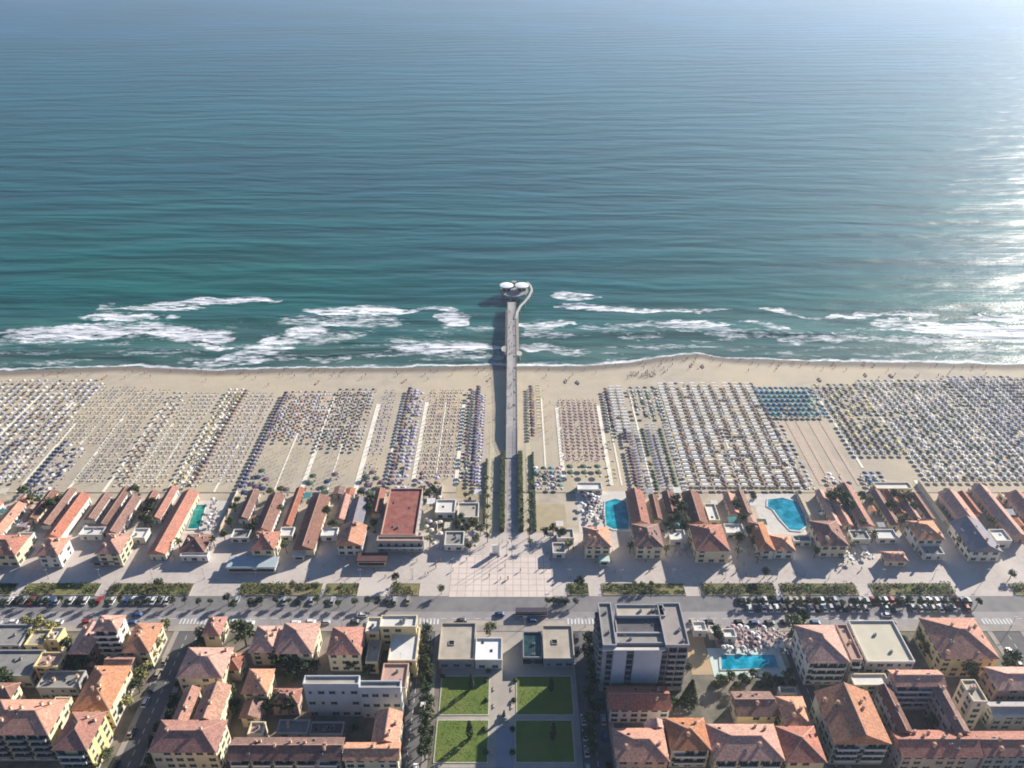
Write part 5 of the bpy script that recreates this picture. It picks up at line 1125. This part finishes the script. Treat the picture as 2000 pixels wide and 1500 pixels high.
Zn(-215, -201, 300, 385, 3.8, 4.4, 'closed', ['brown', 'grey', 'plum'], .9, 'in the sparse rows on the left', ['cream', 'grey'])
Zn(-197, -188, 296, 380, 3.6, 4.4, 'open', ['grey', 'brown', 'cream'], .75, 'between the two thin left paths', ['cream', 'white'], sz=.75)
Zn(-185, -170, 296, 380, 3.8, 4.0, 'closed', ['rust', 'brown', 'yellow', 'grey'], .9, 'in the yellow-brown rows on the left', ['cream', 'white'])
Zn(-166, -158, 296, 384, 3.8, 3.8, 'open', ['yellow', 'white', 'cream', 'cream'], .8, 'in the pale yellow rows on the left', ['cream'], sz=.8)
Zn(-156, -156, 296, 384, 4, 3.2, 'open', ['brown', 'plum'], .9, 'in the single brown row on the left', 'white')
Zn(-151, -136, 300, 382, 3.8, 4, 'closed', ['pink', 'grey', 'brown'], .9, 'in the fine dotted rows left of the plum row', ['white', 'lavender'])
Zn(-132, -132, 293, 380, 4, 3.0, 'open', ['plum', 'navy'], .95, 'in the plum row left of the bare sand', 'lavender')
Zn(-128, -105, 334, 384, 3.8, 3.6, 'open', ['brown', 'grey', 'rust', 'lavender'], .8, 'in the upper rows above the bare sand', ['lavender', 'white'], sz=.8)
Zn(-128, -105, 296, 332, 3.9, 3.6, 'closed', ['cream', 'grey', 'yellow'], .75, 'on the bare sand right of the plum row', None)
Zn(-101, -79, 326, 384, 3.9, 3.6, 'open', ['grey', 'brown', 'green', 'plum'], .8, 'between the two bright boardwalks', ['white', 'grey'], sz=.8)
Zn(-101, -79, 296, 324, 3.9, 3.6, 'closed', ['cream', 'grey'], .7, 'on the bare sand between the two bright boardwalks', None)
Zn(-73, -66, 300, 384, 3.6, 3.8, 'closed', ['brown', 'grey', 'cream'], .7, 'right of the second bright boardwalk', ['lavender'])
Zn(-60, -60, 292, 386, 4, 3.0, 'open', ['plum', 'navy', 'brown'], .97, 'in the long dark row left of the third boardwalk', 'lavender')
Zn(-56, -52, 292, 386, 3.6, 3.0, 'open', ['lavender', 'grey'], .6, 'in the lavender rows left of the third boardwalk', 'lavender')
Zn(-46, -30, 304, 384, 3.9, 3.6, 'closed', ['brown', 'rust', 'plum'], .85, 'in the neat brown rows between third and fourth boardwalk', ['cream', 'pink'])
Zn(-45, -34, 296, 306, 4, 3.6, 'open', ['brown', 'plum', 'lavender'], .6, 'at the landward end of the brown rows', ['lavender'])
Zn(-24.5, -24.5, 300, 386, 4, 3.2, 'open', ['brown', 'plum', 'green'], .8, 'in the brown row right of the fourth boardwalk', 'white')
Zn(-20, -20, 297, 388, 4, 2.9, 'open', ['plum', 'navy'], .97, 'in the dark row nearest the pier on its left', 'lavender')
Zn(-16.8, -16.8, 294, 380, 4, 2.8, 'open', ['lavender'], .8, 'in the lavender row nearest the pier on its left', 'lavender', sz=.8)
# dark green clusters behind the clubs on the left
for px, py in ((512, 925), (505, 938), (520, 942), (500, 955), (514, 960), (478, 968), (498, 972), (560, 962), (590, 968), (612, 935), (655, 932), (606, 950), (640, 946), (590, 962), (632, 958), (665, 962), (600, 972), (622, 972), (715, 936), (728, 928), (735, 940), (718, 952), (708, 962), (738, 960), (720, 968), (745, 948)):
    x, y = G(px, py); U.append((x, y, 'open', R.choice(['green', 'navy', 'green', 'plum']), 1.35, 'in the dark green clusters behind the left clubs'))
    L_.append((x + 1.5, y - 1, 'grey', 'beside the dark green umbrellas on the left')); L_.append((x - 1.5, y - 1, 'white', 'beside the dark green umbrellas on the left'))
Zn(11, 11, 336, 388, 4, 3.0, 'open', ['brown', 'plum'], .98, 'in the brown row just right of the pier', 'cream')
Zn(15, 15, 340, 390, 4, 3.2, 'tent', ['cream', 'yellow'], .8, 'in the cream column just right of the pier', None, sz=.75)
Zn(12, 24, 294, 308, 3.8, 3.4, 'open', ['teal', 'lavender', 'green', 'white', 'pink'], .8, 'in the mixed cluster at the landward end right of the pier', ['white', 'pink'])
Zn(18, 24, 330, 388, 3.5, 3.6, 'closed', ['cream', 'pink'], .5, 'left of the first right boardwalk', None)
Zn(28, 47, 318, 372, 3.1, 3.0, 'closed', ['brown', 'rust', 'plum', 'pink'], .85, 'in the neat dotted rows between the first two right boardwalks', ['pink'])
for x in (29, 36, 43):
    for y in (304, 309): U.append((x, y, 'open', 'green', 1.3, 'in the six dark green ones above the turquoise pool')); L_.append((x + 1.6, y, 'white', 'beside the six dark green umbrellas'))
Zn(28, 44, 314, 314, 5, 3, 'tent', ['pink', 'white'], .95, 'in the short pink and white row right of the pier', None, sz=.7)
Zn(51, 56, 296, 350, 2.6, 3.4, 'tent', ['cream', 'yellow'], .5, 'in the cream dashes right of the second right boardwalk', None, sz=.5)
Zn(55, 55, 345, 386, 4, 3.0, 'open', ['brown', 'navy'], .9, 'in the brown row of the right beach', 'white')
Zn(58.5, 63, 340, 388, 4.5, 3.1, 'tent', ['white'], .95, 'in the double white column of the right beach', 'white', sz=.85)
for xx, cc in ((61, 'plum'), (70.5, 'green'), (80, 'green')): Zn(xx, xx, 291, 342, 4, 2.8, 'open', [cc], .9, 'in the dark stripe rows of the right beach', None)
for xx, cc in ((64, 'lavender'), (67, 'white'), (73.5, 'lavender'), (77, 'white'), (83.5, 'white')): Zn(xx, xx, 291, 346, 4, 2.5, 'tent', [cc], .92, 'in the lavender and white stripe rows of the right beach', None, sz=.62)
Zn(70, 86, 356, 388, 4.2, 4.2, 'open', ['grey', 'teal', 'green', 'cream'], .8, 'in the loose rows near the sandy bulge', ['cream', 'white'])
for i, xx in enumerate(np.arange(88, 141, 6.4)):
    Zn(xx, xx, 294, 392, 4, 3.3, 'tent', ['white', 'white', 'cream'], .93, 'in the bright tent columns of the right beach', None, sz=.95)
    Zn(xx + 3.1, xx + 3.1, 294, 392, 4, 3.3, 'open', ['brown', 'plum', 'grey', 'brown'], .8, 'between the bright tent columns of the right beach', 'grey', sz=.9)
Zn(143, 176, 357, 386, 3.1, 4.6, 'open', ['blue', 'navy', 'blue', 'teal'], .97, 'in the blue block of the right beach', 'teal', sz=1.1)
Zn(143, 149, 294, 352, 3.6, 3.6, 'open', ['plum', 'navy', 'grey'], .8, 'in the dark rows left of the pink sand strips', 'white')
Zn(176, 186, 294, 306, 3.4, 3.2, 'open', ['navy', 'blue', 'grey'], .9, 'in the small navy cluster right of the pink sand strips', 'white')
Zn(158, 168, 292, 306, 3.6, 3.6, 'open', ['green', 'navy', 'white'], .6, 'at the landward end of the pink sand strips', 'white')
Zn(180, 204, 322, 392, 3.9, 3.7, 'open', ['plum', 'green', 'grey', 'yellow'], .85, 'in the plum and olive rows right of the blue block', ['grey', 'cream'])
Zn(208, 262, 300, 394, 4.0, 3.6, 'open', ['grey', 'white', 'grey', 'green', 'cream'], .88, 'in the large grey-white field on the right', ['white', 'grey'])
Zn(264, 330, 310, 400, 4.0, 3.4, 'open', ['grey', 'navy', 'lavender', 'grey', 'white'], .92, 'in the blue-grey field at the far right', ['grey', 'lavender'])
# sand-side strips in front of clubs
U = [u for u in U if clear(u[0], u[1], 1.2)]; L_ = [u for u in L_ if clear(u[0], u[1], .9) and yshore(u[0]) - u[1] > 8]
# around the hotel pool and club pools
def around(pl, pr, yn, yf, n, cols, where, lcols, s=.8):
    for _ in range(n):
        px = R.uniform(pl, pr); py = R.uniform(yf, yn); x, y = G(px, py)
        if clear(x, y, 1.0):
            if R.random() < .45: U.append((x, y, 'open', R.choice(cols), s, where))
            L_.append((x + 1.3, y, R.choice(lcols), where))
around(1405, 1530, 1268, 1228, 85, ['white', 'pink', 'white', 'plum'], 'on the terrace above the hotel pool', ['white', 'pink'])
around(1395, 1545, 1276, 1268, 14, ['white'], 'at the upper rim of the hotel pool', ['white'])
around(1132, 1178, 1020, 962, 55, ['white', 'plum'], 'on the white deck left of the turquoise pool', ['white', 'plum', 'white'])
around(404, 420, 1035, 980, 26, ['white', 'pink', 'grey'], 'right of the narrow teal pool', ['white', 'grey'])
around(1600, 1650, 1010, 1000, 10, ['white', 'blue'], 'right of the pole walkway by the lagoon pool', ['white'])
around(840, 945, 1078, 1020, 22, ['white', 'cream', 'lavender'], 'in the club court left of the pier avenue', ['white'], .9)
around(1300, 1345, 1095, 1000, 26, ['white', 'teal', 'grey'], 'in the shaded court of the middle right clubs', ['white', 'grey'], .9)
around(1640, 1700, 1100, 1060, 26, ['white', 'teal', 'white', 'grey'], 'on the promenade café terrace at right', ['white'], .9)
around(130, 190, 1040, 985, 14, ['cream', 'grey'], 'in the yard between the two left cabin rows', ['cream'], .9)
around(10, 80, 1040, 965, 40, ['white', 'teal', 'pink'], 'in the pale yard at the far left clubs', ['white', 'teal'], .8)
around(820, 860, 1040, 958, 22, ['pink', 'cream'], 'on the rosy terrace right of the oxblood-roofed club', ['pink'], .8)
U = [u for u in U if clear(u[0], u[1], .6)]; L_ = [u for u in L_ if clear(u[0], u[1], .5)]
U.sort(key=lambda u: u[0] ** 2 * .3 + u[1] ** 2); L_.sort(key=lambda u: u[0] ** 2 * .3 + u[1] ** 2)
def gz(x, y): return .06 if y < 291 else sandz(x, y)
geo = {'open': umb_geo, 'closed': closed_geo, 'tent': tent_geo}; nm = {'open': 'beach_umbrella', 'closed': 'closed_umbrella', 'tent': 'beach_tent'}; ct = {'open': 'beach umbrella', 'closed': 'folded umbrella', 'tent': 'beach tent'}
wd = {'open': 'open beach umbrella', 'closed': 'folded beach umbrella', 'tent': 'sunshade tent'}
for kd in ('open', 'closed', 'tent'):
    us = [u for u in U if u[2] == kd]; N = 300
    for (x, y, k_, c, sz, wh) in us[:N]:
        def f(c=c, sz=sz):
            b = MB(); geo[kd](b, 0, 0, 0, c, sz); return b.mesh(nm[kd])
        o = obj(nm[kd], cached((kd, c, sz), f), None, (x, y, gz(x, y)), R.uniform(0, .8) if kd == 'open' else 0)
        tag(o, '%s %s %s' % (c, wd[kd], wh), ct[kd], ct[kd] + 's ' + wh)
    if len(us) > N:
        b = MB()
        for (x, y, k_, c, sz, wh) in us[N:]: geo[kd](b, x, y, gz(x, y), c, sz) if kd != 'open' else umb_geo(b, x, y, gz(x, y), c, sz, 6)
        tag(b.build(nm[kd] + '_field'), {'open': 'distant field of open beach umbrellas toward the water', 'closed': 'distant rows of folded umbrellas toward the water', 'tent': 'distant rows of square sunshade tents toward the water'}[kd], ct[kd] + 's', kind='stuff')
for (x, y, c, wh) in L_[:300]:
    def f(c=c):
        b = MB(); loun_geo(b, 0, 0, 0, c); return b.mesh('sun_lounger')
    tag(obj('sun_lounger', cached(('l', c), f), None, (x, y, gz(x, y)), R.uniform(-.08, .08)), '%s sun lounger %s' % (c, wh), 'sun lounger', 'sun loungers ' + wh)
b = MB()
for (x, y, c, wh) in L_[300:]: loun_geo(b, x, y, gz(x, y), c)
tag(b.build('sun_lounger_field'), 'distant sun loungers under the umbrellas toward the water', 'sun loungers', kind='stuff')
print('UMB', len(U), {k: len([u for u in U if u[2] == k]) for k in geo}, 'LOUN', len(L_))

# boardwalks over the sand
def walk(x, ya, yb, w, m=None):
    b = MB(); m = m or mat('boardwalk', (.88, .82, .68), (.8, .74, .6), .5); y = ya; w *= 1.45; yb = min(yb, float(yshore(x)) - 10)
    while y < yb:
        y2 = min(y + 2.4, yb); z0, z1 = gz(x, y + .01) + .05, gz(x, y2 + .01) + .05
        b.beam((x, y, z0), (x, y2 - .05, z1), w, .07, m); y = y2
    struct('beach_path', b)
PKP = mat('pink_path', (.56, .42, .33), (.5, .37, .29), .4)
for x, ya, yb, w in ((-103, 289, 376, 1.5), (-76.5, 289, 370, 1.7), (-49, 300, 372, 1.5), (-27.7, 296, 372, 1.3), (25.6, 300, 366, 1.5), (49, 296, 368, 1.4), (-199, 291, 366, 1.0), (-187, 291, 350, .9), (-217, 291, 360, .9), (-241, 291, 350, 1.0), (-168, 291, 352, .9), (-145, 291, 366, .7), (-134, 291, 340, .6), (200, 270, 300, 1.2), (206, 300, 380, .8), (263, 300, 385, 1.0), (236, 300, 380, .7), (288, 310, 388, .9), (178, 310, 380, .9), (-253, 291, 372, .8), (-276, 300, 380, .8), (-229, 330, 378, .7), (-177, 300, 356, .6), (-162, 292, 360, .6), (-116, 291, 360, .5), (-90, 291, 350, .5), (-63, 291, 372, .7), (-38, 306, 372, .5), (17, 310, 376, .6), (54, 296, 344, .6), (68.8, 291, 380, .7), (85.5, 291, 386, .8), (114, 291, 384, .6), (141, 291, 384, .8), (220, 300, 384, .6), (250, 300, 386, .6), (276, 310, 388, .6)): walk(x, ya, yb, w)
for x, w in ((153, 2.0), (158, 1.4), (165, 1.8), (171, 1.2)): walk(x, 296, 352, w, PKP)
sheet('sand_court', 150, 176, 262, 290, .03, SAND)
# long thin fence walkways between clubs
for x, y0_, y1_, lb in ((200.4, 256, 298, 'long pale plank fence leading seaward between the right clubs'), (137.6, 256, 290, 'tall pale walkway wall beside the lagoon pool'), (-133, 262, 292, 'pale wall beside the green garden strip on the left'), (-34, 262, 296, 'low cream wall left of the garden court'), (222, 262, 292, 'pale fence between the mauve cabin rows')):
    q = thing('fence', lb, 'fence', (x, (y0_ + y1_) / 2, 0)); n = int((y1_ - y0_) / 2)
    pm = cached('fpan', lambda: (lambda b: (b.box(-.08, .08, -.95, .95, .15, 2.0, WOOD), b.mesh('panel'))[1])(MB())); po = cached('fpost', lambda: (lambda b: (b.box(-.12, .12, -.1, .1, 0, 2.15, WOOD), b.mesh('post'))[1])(MB()))
    for k in range(n): obj('panel', pm, q, (0, -(y1_ - y0_) / 2 + 2 * k + 1, 0)); obj('post', po, q, (0, -(y1_ - y0_) / 2 + 2 * k, 0))

# ------------------------------------------------------------------ people near the water and on the plaza
def person_mesh(pose, seed):
    rr = random.Random(seed)
    st = .22 if pose == 'walk' else .06
    V = [(0, 0, .95), (0, 0, 1.2), (0, 0, 1.42), (0, 0, 1.53), (0, .01, 1.64), (0, .01, 1.74), (-.19, 0, 1.40), (-.25, .02, 1.13), (-.26, .10, .88), (.19, 0, 1.40), (.25, -.02, 1.13), (.27, -.02, .88), (-.1, 0, .9), (-.11, st, .5), (-.11, st * 1.1 - .05, .07), (-.11, st * 1.1 + .1, .03), (.1, 0, .9), (.11, -st, .5), (.11, -st * 1.3, .07), (.11, -st * 1.3 + .13, .03)]
    E = [(0, 1), (1, 2), (2, 3), (3, 4), (4, 5), (2, 6), (6, 7), (7, 8), (2, 9), (9, 10), (10, 11), (0, 12), (12, 13), (13, 14), (14, 15), (0, 16), (16, 17), (17, 18), (18, 19)]
    Rd = [.15, .14, .14, .055, .10, .085, .065, .048, .035, .065, .048, .035, .1, .07, .045, .04, .1, .07, .045, .04]
    me = bpy.data.meshes.new('t'); me.from_pydata(V, E, []); o = bpy.data.objects.new('t', me); C.objects.link(o)
    md = o.modifiers.new('s', 'SKIN'); sv = me.skin_vertices[0].data
    for i, r_ in enumerate(Rd): sv[i].radius = (r_, r_ * (.7 if i < 3 else 1))
    sv[0].use_root = True
    dg = bpy.context.evaluated_depsgraph_get(); dg.update(); me2 = bpy.data.meshes.new_from_object(o.evaluated_get(dg)); me2.name = 'person'
    bpy.data.objects.remove(o)
    skin = mat('skin', (.42, .25, .17), None, 2); hair = mat('hair', (.04, .025, .02), None, 2); cl = rr.choice([cloth('navy'), cloth('rust'), cloth('white'), cloth('blue'), cloth('plum')])
    me2.materials.clear()
    for m in (skin, cl, hair): me2.materials.append(m)
    for p in me2.polygons:
        z = p.center.z; x = abs(p.center.x); p.material_index = 2 if z > 1.68 or (z > 1.6 and p.center.y < -.02) else 1 if (.72 < z < 1.02 and x < .22) or (seed % 2 and 1.02 <= z < 1.45 and x < .2) else 0
    return me2
PM = [person_mesh('walk' if i % 2 else 'stand', i) for i in range(6)]
for i in range(150):
    x = R.uniform(-290, 300); y = float(yshore(x)) - abs(R.gauss(0, 7)) - 2.0
    tag(obj('person', PM[i % 6], None, (x, y, sandz(x, y) + .02), R.uniform(0, 6.28)), 'small figure in swimwear walking or standing at the water edge', 'person', 'people at the water edge')
for i in range(30):
    x = R.uniform(70, 96); y = float(yshore(x)) - R.uniform(14, 22); tag(obj('person', PM[i % 6], None, (x, y, sandz(x, y) + .02), R.uniform(0, 6.28)), 'figure in the crowd on the sandy bulge right of the pier', 'person', 'crowd on the sandy bulge')
for i in range(130):
    x = R.uniform(-150, 150); y = R.uniform(233, 258)
    if clear(x, y, 1): tag(obj('person', PM[i % 6], None, (x, y, .05), R.uniform(0, 6.28)), 'pedestrian strolling on the promenade or plaza', 'person', 'pedestrians on the promenade')
for i in range(24): tag(obj('person', PM[i % 6], None, (R.uniform(PX0 + .8, PX1 - 1.4), R.uniform(345, yend - 5), Zd + .01), R.uniform(0, 6.28)), 'pedestrian walking on the pier deck', 'person', 'pedestrians on the pier')
# beach huts on the wet edge: small rescue boats
def boat_mesh():
    def f():
        b = MB(); rd = cloth('rust'); n = [(-2.2, .28), (-1.6, .6), (0, .72), (1.5, .55), (2.3, .05)]
        for i in range(4):
            (xa, wa), (xb, wb) = n[i], n[i + 1]
            for s in (-1, 1):
                p = [(xa, s * wa * .5, 0), (xb, s * wb * .5, .05), (xb, s * wb, .5), (xa, s * wa, .5)]; b.poly(p if s < 0 else p[::-1], rd)
            b.poly([(xa, -wa * .6, .12), (xb, -wb * .6, .14), (xb, wb * .6, .14), (xa, wa * .6, .12)], SHW)
        b.poly([(-2.2, .28, .5), (-2.2, -.28, .5), (-2.2, -.14, 0), (-2.2, .14, 0)][::-1], rd); b.box(-.2, .2, -.6, .6, .35, .42, WOOD, True)
        return b.mesh('rescue_boat')
    return cached('boat', f)
for px, py in ((205, 737), (620, 748), (790, 745), (955, 742), (1105, 745), (1128, 748), (1350, 714), (1372, 716), (1600, 743), (1690, 733), (1740, 735), (1790, 735), (1840, 738)): x, y = G(px, py, -1); tag(obj('rescue_boat', boat_mesh(), None, (x, y, sandz(x, y)), R.uniform(.8, 2.2)), 'small rust-red rescue boat drawn up on the sand above the water line', 'boat', 'rescue boats on the sand')

# ------------------------------------------------------------------ clutter of the club yards
FOOT += TMPF
def awning(x, y, w, d, c, label, grp):
    q = thing('awning', label, 'awning', (x, y, .03), R.uniform(-.05, .05), grp); m = cloth(c); h = R.uniform(2.4, 3.2)
    n = max(2, int(w / 1.6))
    for k in range(n):
        b = MB(); x0 = -w / 2 + w * k / n; x1 = -w / 2 + w * (k + 1) / n - .06; b.v += [(x0, -d / 2, h), (x1, -d / 2, h), (x1, d / 2, h + .35), (x0, d / 2, h + .35)] + [(x0, -d / 2, h - .08), (x1, -d / 2, h - .08), (x1, d / 2, h + .27), (x0, d / 2, h + .27)]
        kk = b.mi(m)
        for f in ((0, 1, 2, 3), (7, 6, 5, 4), (4, 5, 1, 0), (5, 6, 2, 1), (6, 7, 3, 2), (7, 4, 0, 3)): b.f.append(f); b.m.append(kk)
        b.build('panel', q)
    for sx in (-1, 1):
        for sy in (-1, 1): b = MB(); b.box(sx * (w / 2 - .1) - .05, sx * (w / 2 - .1) + .05, sy * (d / 2 - .1) - .05, sy * (d / 2 - .1) + .05, 0, h + (.2 if sy > 0 else -.04), SHW); b.build('post', q)
def hut(x, y, label, grp):
    q = thing('beach_hut', label, 'hut', (x, y, .03), 0, grp); w, d, h = R.uniform(1.3, 2.4), R.uniform(1.2, 3), R.uniform(2.2, 2.8); wm = R.choice([WHITE, CREAM, WOOD, GREYW, PINK])
    b = MB(); b.box(-w, w, -d, d, 0, h, wm); b.build('wall', q); rb, rg, _ = roof_part('gaby', -w, w, -d, d, h, R.choice([T_RED, T_PNK, T_BRN, T_ORG]), .3, .25); rb.build('roof', q); obj('door', door_mesh(SHB), q, (0, -d, .02))
for k in range(620):
    x = R.uniform(-262, 262); y = R.uniform(262, 289); 
    if -14 < x < 12 or any(abs(x - p) < 4 for p in (200.4, 137.6, -133, -34, 222)): continue
    side = 'left' if x < 0 else 'right'; zn = 'near the sand' if y > 276 else 'near the promenade'
    if not clear(x, y, 2.4): continue
    FOOT.append((x - 1.7, x + 1.7, y - 1.6, y + 1.6)); t = R.random()
    if t < .33:
        c = R.choice(['white', 'white', 'cream', 'teal', 'pink', 'grey', 'green']); awning(x, y, R.uniform(3, 4.2), R.uniform(2.4, 4), c, '%s canvas awning in a club yard on the %s, %s' % (c, side, zn), 'yard awnings on the %s' % side)
    elif t < .5: hut(x, y, 'small tile-roofed hut in a club yard on the %s, %s' % (side, zn), 'yard huts on the %s' % side)
    else:
        for j in range(3):
            tree(R.choice(['shrub', 'olive', 'dark', 'shrub']), x + R.uniform(-2, 2), y + R.uniform(-2, 2), R.uniform(.55, .9), 'bush or small tree in a club yard on the %s, %s' % (side, zn), 'yard bushes on the %s, %s' % (side, zn))
for k in range(120):
    x = R.uniform(-200, 200); y = R.uniform(130, 205)
    if not clear(x, y, 2.0) or -42 < x < 36 or any(a < x < b_ for a, b_ in ((-134, -119.5), (187, 200), (-233, -223))): continue
    a, c = G(1380, 1325); d, e = G(1560, 1215)
    if a < x < d + 8 and c < y < e: continue
    tree(R.choice(['dark', 'broad', 'dark', 'olive', 'shrub']), x, y, R.uniform(.6, 1.05), 'tree in a back garden of the %s town block' % ('left' if x < -126 else 'second' if x < 0 else 'right'), 'back garden trees of the %s block' % ('left' if x < -126 else 'second' if x < 0 else 'right'))
# ------------------------------------------------------------------ the air
hz = bpy.data.materials.new('haze'); hz.use_nodes = True; n = hz.node_tree.nodes; n.remove(n['Principled BSDF'])
pv = n.new('ShaderNodeVolumePrincipled'); pv.inputs['Color'].default_value = (.66, .80, 1.0, 1); pv.inputs['Density'].default_value = HAZE; pv.inputs['Anisotropy'].default_value = .45
hz.node_tree.links.new(pv.outputs[0], n['Material Output'].inputs['Volume'])
b = MB(); b.box(-14200, 14200, -6200, 20200, -10, 262, hz, True); tag(b.build('haze'), 'thin pale sea haze over the whole coast', 'haze', kind='stuff')
